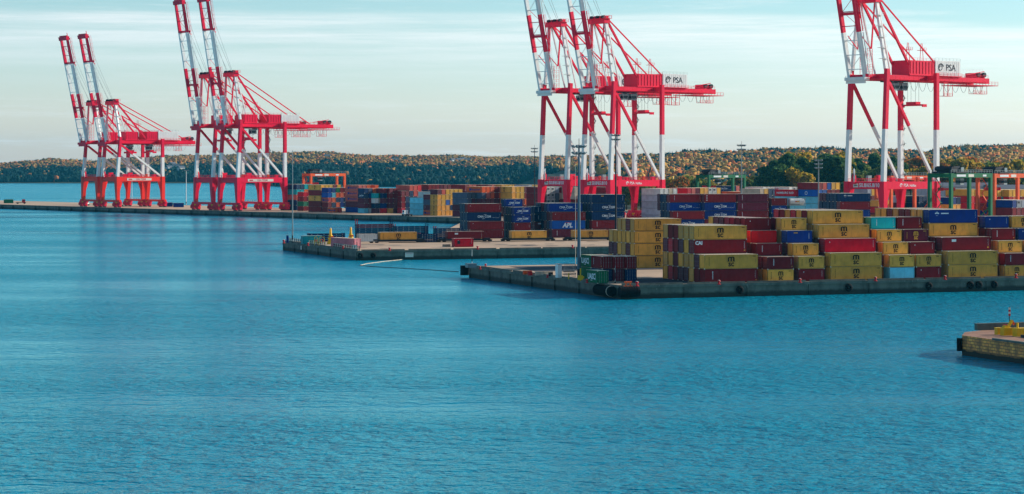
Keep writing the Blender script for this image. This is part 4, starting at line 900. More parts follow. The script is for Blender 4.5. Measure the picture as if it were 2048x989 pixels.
# ------------------------------------------------------------------ rubber-tyred yard gantries
def rtg(u, v, m, label, wb=8.0, span=23.5, H=20.4):
    x, y = gp(u, v); e = thing('yard_gantry', label, 'yard crane', (x, y, DK), T2, 'yard gantries straddling container rows')
    for yy in (0, wb):
        b = MB(); b.box(-.6, span+.6, yy-.55, yy+.55, H-1.6, H, m); b.rail((-.5, yy-.5, H), (span+.5, yy-.5, H), GRS, 1.2, 1.5, .10); link('girder', b.mesh('girder'), e)
        for xx in (0, span): b = MB(); b.bar((xx, yy, 1.9), (xx, yy, H-1.6), 1.15, 1.15, m); link('leg', b.mesh('leg'), e)
    for xx in (0, span):
        b = MB(); b.box(xx-.5, xx+.5, -1.2, wb+1.2, 1.2, 1.9, m)
        for yy in (-.6, wb+.6):
            b.tube((xx-.35, yy, .75), (xx+.35, yy, .75), .75, BLK, n=14)
        b.box(xx-.9, xx+.9, wb*.3, wb*.75, 1.9, 4.0, GRS if xx else m); link('wheel_beam', b.mesh('wheel_beam'), e)
        b = MB(); b.box(xx-.45, xx+.45, .55, wb-.55, H-1.4, H-.3, m); link('end_beam', b.mesh('end_beam'), e)
    for xx in (0, span): b = MB(); b.bar((xx, wb-.5, 2), (xx, .8, 9), .3, .3, m); link('brace', b.mesh('brace'), e)
    b = MB(); zigzag(b, -1.0, wb/2, 2, H-1, m, 1.2, 3); link('stair', b.mesh('stair'), e)
    tx_ = span*.22
    b = MB(); b.box(tx_-3, tx_+3, -.8, wb+.8, H+.02, H+.6, DST); b.box(tx_-2.2, tx_+1.2, 1, wb-1, H+.6, H+2.6, DST); b.box(tx_+1.4, tx_+2.9, .5, 3, H+.6, H+2.2, GRS); b.tube((tx_-2.6, 1, H+1.6), (tx_-2.6, wb-1, H+1.6), .8, DST)
    b.box(tx_+1.5, tx_+3.5, 1.0, 3.2, H-4.2, H-1.8, GRS); b.box(tx_+1.48, tx_+3.52, .98, 3.22, H-3.6, H-2.6, GLS); tr = link('trolley', b.mesh('trolley'), e)
    b = MB(); b.box(tx_-4.5, tx_+1.5, wb/2-.9, wb/2+.9, H-6.2, H-5.4, BRED); b.box(tx_-5, tx_-4.4, wb/2-1.2, wb/2+1.2, H-6.4, H-5.2, BRED); b.box(tx_+1.4, tx_+2, wb/2-1.2, wb/2+1.2, H-6.4, H-5.2, BRED)
    for k in (-3.5, .5): b.bar((tx_+k, wb/2, H-5.4), (tx_+k, wb/2, H), .07, .07, DST)
    link('spreader', b.mesh('spreader'), e)
    b = MB(); b.box(2.5, 7.5, -.6, -.56, H-1.25, H-.45, WINK); b.box(9, 12, -.6, -.56, H-1.35, H-.35, SIGNW); b.box(17, 19, -.6, -.56, H-1.2, H-.5, WINK); link('sign_panel', b.mesh('sign_panel'), e)
    return e
rtg(622, 417.5, ORG, 'orange yard gantry above the far stacks, right of the red cranes')
rtg(1418, 435.5, GRN, 'small green yard gantry behind the middle-pier containers')
rtg(1902, 467, GRN, 'big dark green yard gantry right of the lone crane', wb=10, span=22, H=21.7)
rtg(1989, 462, ORG, 'orange yard gantry at the right edge of the photo', wb=8, H=21.5)
rtg(1782, 452, ORG, 'orange yard gantry partly hidden behind the lone tall crane')

# ------------------------------------------------------------------ floodlight masts and poles
PAINTB = mat('mast_paint', (84, 104, 116), 0.5, var=.08)
def mast(u, sc, H, r, label, rings=2, m=PAINTB, head=1.0, t_head=False, name='floodlight_mast'):
    x = (u-1024)/sc; y = F/sc; e = thing(name, label, 'light mast', (x, y, DK), 0, 'tall lighting masts')
    b = MB(); b.tube((0, 0, 0), (0, 0, H), r, m, r1=r*.45, n=12); b.tube((0, 0, 0), (0, 0, .3), r*1.8, DST); b.box(-r*.9, r*.9, -r*1.3, -r*.6, .9, 2.2, DST); link('pole', b.mesh('pole'), e)
    if rings:
        b = MB()
        for k in range(rings):
            zz = H-.4-k*1.5*head
            b.torus((0, 0, zz), (0, 0, 1), 1.25*head, .07, DST, 20, 6)
            for i in range(10):
                a = 2*pi*i/10; p = (cos(a)*1.35*head, sin(a)*1.35*head, zz); b.bar((cos(a)*.2, sin(a)*.2, zz), p, .07, .07, DST)
                b.bar((p[0]*.85, p[1]*.85, zz-.2*head), (p[0]*1.25, p[1]*1.25, zz+.25*head), .42*head, .3*head, GRS)
        b.tube((0, 0, H), (0, 0, H+1.3), .06, DST)
        link('lamp_ring', b.mesh('lamp_ring'), e)
    elif t_head:
        b = MB(); b.bar((-1.4, 0, H), (1.4, 0, H), .14, .14, m)
        for k in (-1.2, -.4, .4, 1.2): b.box(k-.25, k+.25, -.35, .15, H-.15, H+.2, GRS)
        link('lamp_head', b.mesh('lamp_head'), e)
    return e
mast(1158, 9.42, 28.6, .42, 'thick grey floodlight mast on the near pier, beside the door-on containers', 2, head=.95)
mast(1231.5, 8.0, 32.2, .30, 'slender dark mast rising behind the set-back mustard stack', 2, DST, .7)
mast(1151, 9.0, 24.5, .07, 'very thin pale pole just left of the thick mast', 0, CAST, name='flag_pole')
mast(585, 6.3, 29.2, .22, 'thin bare pole at the outer end of the middle pier', 0, GRS, name='light_pole')
mast(1483, 5.0, 33.0, .32, 'mast with round lamp cluster left of the dark pine grove', 2, GRS, 1.1)
mast(1637, 5.0, 27.0, .36, 'mast with lamp cluster in front of the dark pine grove', 3, GRS, 1.0)
mast(1069, 4.3, 33.0, .3, 'mast with lamp cluster left of the tall crane pair', 2, DST, 1.0)
mast(372.5, 3.15, 22.0, .3, 'pale street-type lamp post between the two crane pairs', 0, WHT, t_head=True)
mast(264, 3.0, 20.5, .22, 'pale lamp post among the legs of the small cranes', 0, WHT, t_head=True)
mast(163.5, 3.0, 22.0, .22, 'pale lamp post left of the small crane pair', 0, WHT, t_head=True)
mast(944, 8.22, 3.8, .09, 'short white beacon post on the corner of the near pier', 0, WHT, t_head=False, name='beacon_post')
mast(1230.5, 9.75, 3.6, .09, 'short grey lamp post near the corner of the near pier', 0, GRS, t_head=False, name='lamp_post')
mast(713.8, 6.9, 2.6, .06, 'little white post beside the faded pink container', 0, WHT, name='marker_post')
index_kids()

# ------------------------------------------------------------------ pier furniture
def place(u, v, z=DK): x, y = gp(u, v, z); return (x, y, z)
def bollard(u, v, label, s_=1.0, z=DK):
    s_ *= .72
    e = thing('bollard', label, 'bollard', place(u, v), 0, 'red mooring bollards along the pier edges')
    b = MB(); b.tube((0, 0, 0), (0, 0, .15), .45*s_, BRED, n=14); b.tube((0, 0, .15), (0, 0, .75*s_), .24*s_, BRED, r1=.2*s_, n=14); b.tube((0, 0, .7*s_), (0, 0, 1.0*s_), .38*s_, BRED, r1=.30*s_, n=14); link('post', b.mesh('post'), e)
    b = MB(); b.tube((0, 0, 1.0*s_), (0, 0, 1.06*s_), .30*s_, SIGNW, r1=.18*s_, n=14); link('cap', b.mesh('cap'), e)
for u, v, w, s_ in ((960, 539, 'red bollard nearest the outer end of the near pier', 1), (971, 534, 'red bollard on the far side of the near pier', 1), (1095, 556, 'red bollard half way along the near pier end', 1),
                    (1174, 566.5, 'red bollard in front of the green container', 1.1), (1274, 573, 'red bollard right of the pier corner', 1.3), (1438, 569.5, 'red bollard below the leftmost quayside block', 1.2),
                    (1600, 566, 'red bollard below the third quayside block', 1.2), (1751, 562.8, 'red bollard below the fourth quayside block', 1.2), (1890, 559.8, 'red bollard below the seventh quayside block', 1.2), (2032, 557, 'red bollard below the eighth quayside block', 1.3),
                    (779, 502, 'red bollard above the oil boom on the middle pier', 1.3), (955, 499, 'red bollard near the small red container', 1.3), (1145, 496.5, 'red bollard just left of the thick mast', 1.3),
                    (567.5, 487, 'red bollard at the outer end of the middle pier', 1.5), (616, 492, 'red bollard before the teal container', 1.3), (686, 498.5, 'red bollard below the pink container', 1.3)):
    bollard(u, v, w, s_)
e = thing('bollard', 'orange double-armed bollard at the near pier corner', 'bollard', place(1256, 573.2), 0.3)
b = MB(); b.tube((-.6, 0, 0), (-.35, 0, .8), .16, ORG); b.tube((.6, 0, 0), (.35, 0, .8), .16, ORG); b.tube((-.8, 0, .8), (.8, 0, .85), .17, ORG); b.box(-.9, .9, -.4, .4, 0, .12, ORG); link('post', b.mesh('post'), e)
def b_at(u, a):
    k = (u-1024)/F; return (k*(P1[1]+a*LY)-P1[0]-a*LX)/(DX-k*DY)
def fender(u, v, z, label, nrm, R=.85, t=.4):
    bw = 0 if v > 530 else B2; x, y = ab(a_at(u, bw), bw)[:2]; o = MB(); o.torus((0, 0, 0), (nrm[0], nrm[1], 0), R*.62, R*.38, BLK, 18, 8)
    ob = link('tyre_fender', o.mesh('tyre_fender'), None, (x+nrm[0]*t, y+nrm[1]*t, z)); tag(ob, label, 'tyre fender', 'tyres hung on the quay walls')
nD = (-DX, -DY)
for u, v, w in ((1478, 583, 'black tyre fender under the leftmost quayside block'), (1696, 576, 'black tyre fender under the fourth quayside block'), (1856, 571.5, 'black tyre fender under the sixth quayside block'),
                (1939, 570, 'left tyre of the close pair under the seventh quayside block'), (1956, 569.5, 'right tyre of the close pair under the seventh quayside block'), (1987, 569, 'black tyre fender right of the close pair'),
                (720, 508.5, 'left black tyre on the middle pier wall'), (746, 508.5, 'right black tyre on the middle pier wall')):
    fender(u, v, 1.4, w, nD)
# big cylindrical fenders
def cylf(p0, p1, r, label, strap=None):
    c = ((p0[0]+p1[0])/2, (p0[1]+p1[1])/2, p0[2]); e = thing('roller_fender', label, 'fender', c)
    a = np.array(p0)-np.array(c); d = np.array(p1)-np.array(c); b = MB(); b.tube(a, d, r, BLK, n=20)
    L_ = np.linalg.norm(d-a); k = int(L_/.5)
    for i in range(1, k): cc = a+(d-a)*i/k; b.tube(cc-(d-a)/L_*.06, cc+(d-a)/L_*.06, r*1.05, BLK, n=20)
    link('rubber_body', b.mesh('rubber_body'), e)
    if strap:
        b = MB(); cc = a+(d-a)*strap; b.tube(cc-(d-a)/L_*.14, cc+(d-a)/L_*.14, r*1.05, CAST, n=20); link('strap', b.mesh('strap'), e)
p0 = ab(-1.1, 9.5, 1.5); p1 = ab(-1.1, 1.6, 1.5); cylf(p0, p1, 1.05, 'long black rubber fender on the near pier end wall', .93)
cylf(ab(-.6, -1.15, 1.5), ab(3.6, -1.15, 1.5), 1.05, 'short black rubber fender just round the pier corner')
cylf(ab(-1.0, 94.2, .6), ab(-1.0, 94.2, 2.9), 1.1, 'upright black fender at the far corner of the near pier')
x, y = J0; cylf((x-.40, y-.15, .6), (x-.40, y-.15, 2.4), .38, 'upright black fender on the corner of the stone jetty')
# booth, railings and barriers on the near pier
e = thing('hut', 'small white hut with a barred cage on the near pier', 'hut', place(1116, 556), TH)
b = MB(); b.box(0, .9, 0, 1.6, 0, 2.9, WHT); b.box(-.05, .95, -.05, 2.25, 2.9, 3.0, GRS); link('cabin', b.mesh('cabin'), e)
b = MB()
for k in range(13): b.bar((1.4+k*.22, 0, .1), (1.4+k*.22, 0, 2.9), .05, .05, GRS)
b.bar((1.3, 0, 2.9), (4.2, 0, 2.9), .08, .08, GRS); b.bar((1.3, 0, .1), (4.2, 0, .1), .08, .08, GRS); b.bar((4.1, 0, 0), (4.1, 2, 2.9), .06, .06, GRS); b.bar((1.3, 2, 2.9), (4.2, 2, 2.9), .08, .08, GRS)
link('cage', b.mesh('cage'), e); b = MB(); b.box(1.6, 4.0, .6, 1.4, .6, .8, DST); b.box(1.6, 4.0, .6, 1.4, 1.2, 1.4, DST); link('shelf', b.mesh('shelf'), e)
def yellow_post(u, v, h, label, boxed=False):
    e = thing('marker_post', label, 'post', place(u, v)); b = MB(); b.tube((0, 0, 0), (0, 0, h), .13, YEL, n=10); link('post', b.mesh('post'), e)
    if boxed: b = MB(); b.box(-.6, .5, -.4, .4, .25, 1.2, YEL); b.box(.5, .75, -.3, .3, .6, 1.0, YEL); link('box', b.mesh('box'), e)
yellow_post(1137.5, 559, 1.3, 'short yellow post below the barred cage'); yellow_post(1161, 562.8, 2.7, 'tall yellow post with a yellow box at the mast foot', True); yellow_post(1196.5, 560.5, 3.0, 'yellow post behind the green container by the mast')
def barrier(u, v, n, m, label, rz=TH):
    e = thing('barrier', label, 'barrier', place(u, v), rz); b = MB()
    for k in range(n): b.box(k*1.05, k*1.05+.98, 0, .5, 0, .35, m); b.box(k*1.05, k*1.05+.98, .12, .38, .35, .85, m)
    link('blocks', b.mesh('blocks'), e)
barrier(1047, 549.5, 2, ORG, 'two orange barrier blocks on the near pier deck'); barrier(1057, 551.5, 1, BRED, 'red barrier block before the orange ones')
barrier(1071, 551.5, 4, CMAT['e'], 'row of beige blocks left of the white hut'); barrier(1098, 553, 1, DST, 'dark block beside the beige row')
b = MB(); b.box(-1.1, 1.1, -1, 1, 0, 1.0, GRS); tag(link('pedestal', b.mesh('pedestal'), None, place(942, 535.5), TH), 'grey pedestal carrying the beacon post on the pier corner', 'pedestal')
# middle pier end: fence, yellow gear, pink and teal boxes
def fence(p0, p1, label):
    e = thing('fence', label, 'fence', (p0[0], p0[1], DK)); d = np.array((p1[0]-p0[0], p1[1]-p0[1], 0.0)); n = int(np.linalg.norm(d)/0.8); b = MB(); b2 = MB()
    for i in range(n+1):
        c = d*i/n; b.bar(c, c+np.array((0, 0, 1.3)), .13, .13, DST if i % 3 else CAST)
    for zz in (.5, 1.15): b2.bar(np.array((0, 0, zz)), d+np.array((0, 0, zz)), .08, .12, CAST)
    link('posts', b.mesh('posts'), e); link('rails', b2.mesh('rails'), e)
pe = lambda s_: (ab(A2, B2F-2-s_)[0]+.8*LX, ab(A2, B2F-2-s_)[1]+.8*LY)
fence(pe(0), pe(46), 'long low fence of dark posts along the outer end of the middle pier'); fence(pe(52), pe(83), 'shorter fence of dark posts near the pink container')
def buoy(u, v, label):
    e = thing('navigation_beacon', label, 'beacon', place(u, v), 0, 'yellow beacons on conical bases'); 
    b = MB()
    for i in range(6):
        a = 2*pi*i/6; b.bar((cos(a)*1.15, sin(a)*1.15, 0), (cos(a)*.45, sin(a)*.45, 1.6), .16, .16, YEL)
    b.tube((0, 0, .3), (0, 0, 1.6), 1.0, YEL, r1=.4, n=12); b.torus((0, 0, .12), (0, 0, 1), 1.1, .12, YEL, 18, 6); link('cone_base', b.mesh('cone_base'), e)
    b = MB(); b.tube((0, 0, 1.6), (0, 0, 2.1), .8, YEL, r1=.8, n=12); b.tube((0, 0, 2.1), (0, 0, 2.5), .5, ORG, n=12); b.tube((0, 0, 2.5), (0, 0, 2.9), .75, YEL, r1=.5, n=12); b.box(.5, .9, -.2, .2, 2.0, 2.6, BRED); link('lantern_drum', b.mesh('lantern_drum'), e)
    b = MB(); b.tube((0, 0, 2.9), (0, 0, 4.9), .42, CMAT['a'], r1=.30, n=12); b.tube((0, 0, 4.9), (0, 0, 5.1), .32, CMAT['e'], r1=.1, n=12); link('column', b.mesh('column'), e)
buoy(661, 489, 'yellow beacon on a conical base between teal and pink containers'); buoy(701.5, 486.5, 'yellow beacon standing behind the faded pink container')
def reelstand(u, v, w, label):
    e = thing('hose_rack', label, 'rack', place(u, v), TH); b = MB()
    for xx in (0, w): b.bar((xx, 0, 0), (xx, 0, 2.1), .14, .14, YEL)
    n = 8; ps = [(w/2-cos(pi*i/n)*w/2, 0, 2.1+sin(pi*i/n)*.6) for i in range(n+1)]
    for i in range(n): b.bar(ps[i], ps[i+1], .14, .14, YEL)
    b.bar((0, 0, 1.0), (w, 0, 1.0), .12, .12, YEL); link('frame', b.mesh('frame'), e)
    b = MB(); b.torus((w/2, .1, 1.5), (0, 1, 0), w*.27, .12, ORG, 16, 6); link('hose', b.mesh('hose'), e)
reelstand(629, 491.5, .9, 'narrow yellow hose rack before the teal container'); reelstand(638, 492, 1.7, 'wide round-topped yellow hose rack before the teal container')
x, y = gp(606, 489)
container(x+LX*3.03+DX*1.3, y+LY*3.03+DY*1.3, DK, TH, 20, 2.591, 't', None, 'faded teal container at the outer end of the middle pier', 'loose containers on the middle pier', 2)
x, y = gp(715, 497)
container(x+D2[0]*6.1, y+D2[1]*6.1, DK, T2+pi/2, 40, 2.896, 'd', 'mark', 'faded pink long container standing askew near the pier end', 'loose containers on the middle pier', 2)
x, y = gp(928, 494.5)
e = container(x+DX*1.3, y+DY*1.3, DK, TH, 20, 2.591, 'c', 'mark', 'short red container with a dark opening, alone on the middle pier', 'loose containers on the middle pier', 2, now=True)
b = MB(); b.box(-2.1, -1.2, -1.26, -1.235, .9, 1.9, DST); b.box(1.9, 2.1, -1.26, -1.235, .8, 1.3, DST); link('hatch', b.mesh('hatch'), e)
b = MB(); b.box(-.1, .1, -.1, .1, 0, 1.1, GRS)
e = thing('cabinet', 'pale blue cabinet at the foot of the pink container', 'cabinet', place(709, 499), TH); b = MB(); b.box(-.7, .7, -.4, .4, 0, 1.2, CMAT['l']); b.box(-.75, .75, -.45, .45, 1.2, 1.28, GRS); link('body', b.mesh('body'), e)
b = MB(); b.box(-.04, .04, -.5, .5, -.9, .9, SIGNW)
e = thing('blue_post', 'squat dark blue post at the outer end of the middle pier', 'post', place(575, 486)); b = MB(); b.box(-.35, .35, -.3, .3, 0, 2.2, CMAT['b']); b.box(-.4, .4, -.35, .35, 2.2, 2.3, DST); link('body', b.mesh('body'), e); e.name = 'service_post'
e = thing('sign', 'white notice board fixed to the middle pier wall', 'sign', ab(a_at(817.5, B2), B2-.42, 1.45), TH)
b = MB(); b.box(-1.25, 1.25, -.08, .0, -.65, .65, SIGNW); link('board', b.mesh('board'), e)
b = MB(); 
for k in range(4): b.box(-1.0, 1.0-.3*(k % 2), -.095, -.085, .36-k*.24, .44-k*.24, BRED if k == 0 else CAST)
link('writing', b.mesh('writing'), e)
e = thing('sign', 'small white plate low on the outer wall of the middle pier', 'sign', ab(A2-.42, b_at(605, A2), 1.6), TH-pi/2)
b = MB(); b.box(-.6, .6, -.05, .0, -.6, .6, SIGNW); link('board', b.mesh('board'), e)
e = thing('pallet_pile', 'low pile of dark pallets left of the small red container', 'pallets', place(893, 494), TH); b = MB()
for k in range(4): b.box(-1.2+k*.02, 1.2, -.6, .6, k*.18, k*.18+.06, CAST); b.box(-1.1, 1.1, -.5, .5, k*.18+.06, k*.18+.17, DST)
link('pallets', b.mesh('pallets'), e)

# rail wagons with containers, and piles of flat racks on the middle pier
bT = to_ab(*gp(1060, 483))[1]
RUST = mat('rail_rust', (70, 52, 44), .8, var=.3)
b = MB()
for db in (.5, 1.94): p, r = ab(A2+28, bT+db), ab(a_at(1300, bT), bT+db); b.bar((p[0], p[1], DK+.09), (r[0], r[1], DK+.09), .08, .16, RUST)
struct(link('rail_track', b.mesh('rail_track')))
def wagon(u, label):
    a0 = a_at(u, bT); x, y, z = ab(a0+6.1, bT+1.22); e = thing('rail_wagon', label, 'rail wagon', (x, y, z), TH, 'low well wagons on the rail track')
    b = MB()
    for sy in (-1, 1): b.box(-7.0, 7.0, sy*1.34-.06, sy*1.34+.06, .45, 1.05, DST); b.box(-6.6, 6.6, sy*1.42-.05, sy*1.42+.05, .9, 1.05, DST)
    b.box(-6.9, 6.9, -1.28, 1.28, .38, .5, DST)
    for sx in (-1, 1): b.box(sx*7.6-.7, sx*7.6+.7, -1.3, 1.3, .75, 1.2, DST)
    for k in range(9): b.box(-6.2+k*1.5, -6.1+k*1.5, -1.46, -1.40, .45, 1.0, DST)
    link('well_body', b.mesh('well_body'), e)
    for sx in (-1, 1):
        b = MB(); b.box(sx*7.7-1.4, sx*7.7+1.4, -.95, .95, .4, .72, DST)
        for w in (-.9, .9):
            for yy in (-.72, .72): b.tube((sx*7.7+w, yy-.07, .45), (sx*7.7+w, yy+.07, .45), .43, RUST, n=14)
        link('bogie', b.mesh('bogie'), e)
    return x, y
GWn = 'containers riding in the rail wagons'
for u, col, let, lb, wl in ((760, 'y', 'msc', 'mustard long container with black lettering riding the leftmost wagon', 'leftmost well wagon, under a mustard container'),
                        (895, 'm', 'tag', 'dark red long container with small white tag riding a wagon', 'well wagon behind the small red container'),
                        (1023, 'y', 'msc', 'mustard long container with black lettering on the wagon below the dark blue stack', 'well wagon below the short blue stack'),
                        (1147, 'y', 'msc', 'mustard long container with black lettering on the wagon behind the thick mast', 'well wagon behind the thick mast')):
    x, y = wagon(u, wl); container(x, y, DK+.51, TH, 40, 2.896, col, let, lb, GWn, 2)
x, y = ab(a_at(717, bT)+3.1, bT+1.22)[:2]; container(x, y, DK+.5, TH, 20, 2.4, 'w', None, 'white short container left of the leftmost rail container', GWn, 1)
NAVY = mat('flat_rack_navy', (14, 34, 76), .6, var=.2)
def flatracks(u, v, L_, n, top, label, posts=2.2):
    x, y = gp(u, v); x += LX*L_/2+DX*1.3; y += LY*L_/2+DY*1.3; e = thing('flat_rack_pile', label, 'flat racks', (x, y, DK), TH, 'piles of folded flat racks')
    for k in range(n):
        b = MB(); z0 = k*.66; m = top if k >= n-2 else NAVY
        for sy in (-1, 1):
            b.box(-L_/2, L_/2, sy*1.15-.07, sy*1.15+.07, z0+.04, z0+.56, m)
            for j in range(6): xx = -L_/2+.9+j*(L_-1.8)/5; b.box(xx-.12, xx+.12, sy*1.235-.02, sy*1.235+.02, z0+.26, z0+.36, WINK)
        b.box(-L_/2, L_/2, -1.05, 1.05, z0+.3, z0+.4, DST)
        for sx in (-1, 1): b.box(sx*(L_/2-.3)-.3, sx*(L_/2-.3)+.3, -1.22, 1.22, z0+.5, z0+.64, m)
        link('flat_rack', b.mesh('flat_rack'), e)
    for sx in (-1, 1):
        b = MB()
        for sy in (-1, 1): b.box(sx*(L_/2-.15)-.12, sx*(L_/2-.15)+.12, sy*1.1-.1, sy*1.1+.1, n*.66, n*.66+posts, NAVY if sx > 0 else BRED)
        link('end_posts', b.mesh('end_posts'), e)
flatracks(714, 481, 12.2, 8, CMAT['u'], 'tallest folded flat rack pile, maroon on top of navy', 1.6)
flatracks(790, 481, 11.5, 7, NAVY, 'navy flat rack pile right of the maroon-topped one', .7)
flatracks(871, 481, 9.6, 6, NAVY, 'navy flat rack pile behind the dark red rail container', .7)
flatracks(840, 484.5, 6.0, 4, NAVY, 'short navy flat rack pile right of the mustard rail container', .2)
flatracks(618, 484, 12.0, 4, NAVY, 'low navy flat rack pile behind the yellow beacon', .1)
# things on the crane quay
for u, v, L_, col, lb in ((8, 407, 20, 'g', 'green short container at the far left of the crane quay'), (325, 414, 20, 'b', 'left of two low blue containers between the crane pairs'), (347, 415, 20, 'b', 'right of two low blue containers between the crane pairs')):
    x, y = gp(u, v); container(x+LX*3, y+LY*3, DK, TH, L_, 2.591, col, None, lb, 'loose containers on the crane quay', 1)
def vehicle(u, v, m, label, rz):
    e = thing('terminal_tractor', label, 'truck', place(u, v), rz, 'terminal tractors on the crane quay')
    b = MB(); b.box(-.2, 1.6, -1.1, 1.1, .9, 2.9, m); link('cab', b.mesh('cab'), e); b = MB(); b.box(1.5, 1.62, -.9, .9, 1.7, 2.7, GLS); b.box(.1, 1.3, -1.13, 1.13, 1.8, 2.6, GLS); link('windows', b.mesh('windows'), e)
    b = MB(); b.box(-4.2, 2.2, -1.0, 1.0, .6, .95, DST); link('chassis', b.mesh('chassis'), e)
    for xx in (-3.2, 1.3):
        for yy in (-1.0, 1.0): b = MB(); b.tube((xx, yy-.2, .5), (xx, yy+.2, .5), .5, BLK, n=12); link('wheel', b.mesh('wheel'), e)
vehicle(172, 411.5, WHT, 'white terminal tractor left of the small cranes', 1.0); vehicle(238, 413, YEL, 'yellow terminal tractor under the small cranes', 2.2); vehicle(45, 408, BRED, 'red terminal tractor beside the green container', 0.4)
vehicle(812, 432.5, WHT, 'white terminal tractor on the quay road before the maroon stack', T2+pi/2)
# oil boom floating between the piers
e = thing('oil_boom', 'floating oil boom between the two piers, pale part then dark part', 'oil boom', (0, 0, 0))
def floatline(pts_, m, nm, r):
    b = MB(); P_ = [gp(u, v, 0.12) for u, v in pts_]
    for (x0, y0), (x1, y1) in zip(P_, P_[1:]):
        n = max(1, int(math.hypot(x1-x0, y1-y0)/2.2))
        for i in range(n):
            f0, f1 = i/n, (i+.92)/n; b.tube((x0+(x1-x0)*f0, y0+(y1-y0)*f0, .12), (x0+(x1-x0)*f1, y0+(y1-y0)*f1, .12), r, m, n=6)
    link(nm, b.mesh(nm), e)
floatline([(845, 516.5), (810, 519), (770, 523), (735, 527.5), (720, 531)], CMAT['e'], 'pale_floats', .085)
floatline([(720, 531), (745, 533.5), (800, 536.5), (860, 540), (918, 544)], DST, 'dark_floats', .09)
# things on the stone jetty
def yblock(u, v, w, h, d, label, m=YEL, rz=TH, name='yellow_tank'):
    e = thing(name, label, 'yellow gear', place(u, v), rz); b = MB(); b.box(0, w, 0, d, 0, h, m); b.box(-.05, w+.05, -.05, d+.05, h, h+.08, m)
    for k in range(int(w/.5)): b.box(k*.5+.1, k*.5+.18, -.04, 0, .05, h-.05, m)
    link('body', b.mesh('body'), e); return e
yblock(1995, 670, .85, .9, .8, 'small yellow bin nearest the jetty end', name='storage_bin')
e = yblock(2008, 672, 1.5, 1.0, 1.0, 'yellow winch box with raised arm on the jetty', name='winch')
b = MB(); b.bar((.9, .5, 1.0), (1.6, .5, 2.1), .35, .35, YEL); b.bar((1.6, .5, 2.1), (2.0, .5, 1.5), .25, .25, ORG); b.tube((.5, .2, 1.1), (.5, .8, 1.1), .35, YEL); link('arm', b.mesh('arm'), e)
e = yblock(2034, 674, 2.2, 1.1, 1.2, 'wide yellow tank at the right edge on the jetty', name='storage_tank'); b = MB(); b.tube((.4, .5, 1.1), (.4, .5, 1.9), .16, YEL); link('vent', b.mesh('vent'), e)
e = thing('bollard', 'dark red bollard on the jetty behind the yellow winch', 'bollard', place(2013, 662)); b = MB(); b.tube((0, 0, 0), (0, 0, .6), .3, BRED); b.tube((-.5, 0, .65), (.5, 0, .65), .25, BRED); link('post', b.mesh('post'), e)
e = thing('warning_pole', 'thin pole with a red and white head on the jetty', 'pole', place(2019, 664)); b = MB(); b.tube((0, 0, 0), (0, 0, 3.6), .06, DST); link('pole', b.mesh('pole'), e)
b = MB()
for k in range(4): b.box(-.13, .13, -.13, .13, 2.3+k*.3, 2.59+k*.3, BRED if k % 2 == 0 else SIGNW)
link('striped_head', b.mesh('striped_head'), e)

# ------------------------------------------------------------------ containers: the 300 largest in view as things, the others as one mass
def visible_area():
    Wd, Ht = 2048, 989; zb = np.full((Ht, Wd), 1e9); idb = np.full((Ht, Wd), -1, int)
    for i, (cx, cy, z_, rz, L_, H, *_r) in enumerate(PENDING):
        a = LEN[L_]/2; c_, s_ = cos(rz), sin(rz); cor = {}
        for sx in (-1, 1):
            for sy in (-1, 1):
                for sz in (0, 1):
                    X = cx+sx*a*c_-sy*1.22*s_; Y = cy+sx*a*s_+sy*1.22*c_; cor[(sx, sy, sz)] = (1024+F*X/Y, HV+F*(CZ-z_-sz*H)/Y, Y)
        for face in ([(-1,-1,0),(1,-1,0),(1,-1,1),(-1,-1,1)], [(-1,1,0),(1,1,0),(1,1,1),(-1,1,1)], [(-1,-1,0),(-1,1,0),(-1,1,1),(-1,-1,1)], [(1,-1,0),(1,1,0),(1,1,1),(1,-1,1)], [(-1,-1,1),(1,-1,1),(1,1,1),(-1,1,1)]):
            P_ = [cor[k] for k in face]; us_ = [p[0] for p in P_]; vs_ = [p[1] for p in P_]
            u0, u1, v0, v1 = int(max(0, min(us_))), int(min(Wd-1, max(us_)))+1, int(max(0, min(vs_))), int(min(Ht-1, max(vs_)))+1
            if u0 >= u1 or v0 >= v1: continue
            gu, gv = np.meshgrid(np.arange(u0, u1)+.5, np.arange(v0, v1)+.5); ins = None
            for k in range(4):
                ax_, ay_, _ = P_[k]; bx_, by_, _ = P_[(k+1) % 4]; s2 = (bx_-ax_)*(gv-ay_)-(by_-ay_)*(gu-ax_); ins = (s2 >= 0, s2 <= 0) if ins is None else (ins[0] & (s2 >= 0), ins[1] & (s2 <= 0))
            m_ = ins[0] | ins[1]
            if not m_.any(): continue
            A_ = np.array([[p[0], p[1], 1] for p in P_]); w_, *_x = np.linalg.lstsq(A_, np.array([1/p[2] for p in P_]), rcond=None)
            dep = 1/np.maximum(w_[0]*gu+w_[1]*gv+w_[2], 1e-9); sub = zb[v0:v1, u0:u1]; ok = m_ & (dep < sub-.01)
            sub[ok] = dep[ok]; idb[v0:v1, u0:u1][ok] = i
    return np.bincount(idb[idb >= 0], minlength=len(PENDING))
AREA = visible_area(); order = np.argsort(-AREA); keep = set(int(i) for i in order[:297]); rest = MB(); ncl = 0
print('containers', len(PENDING), 'visible', int((AREA > 4).sum()), 'smallest kept', int(AREA[order[296]]))
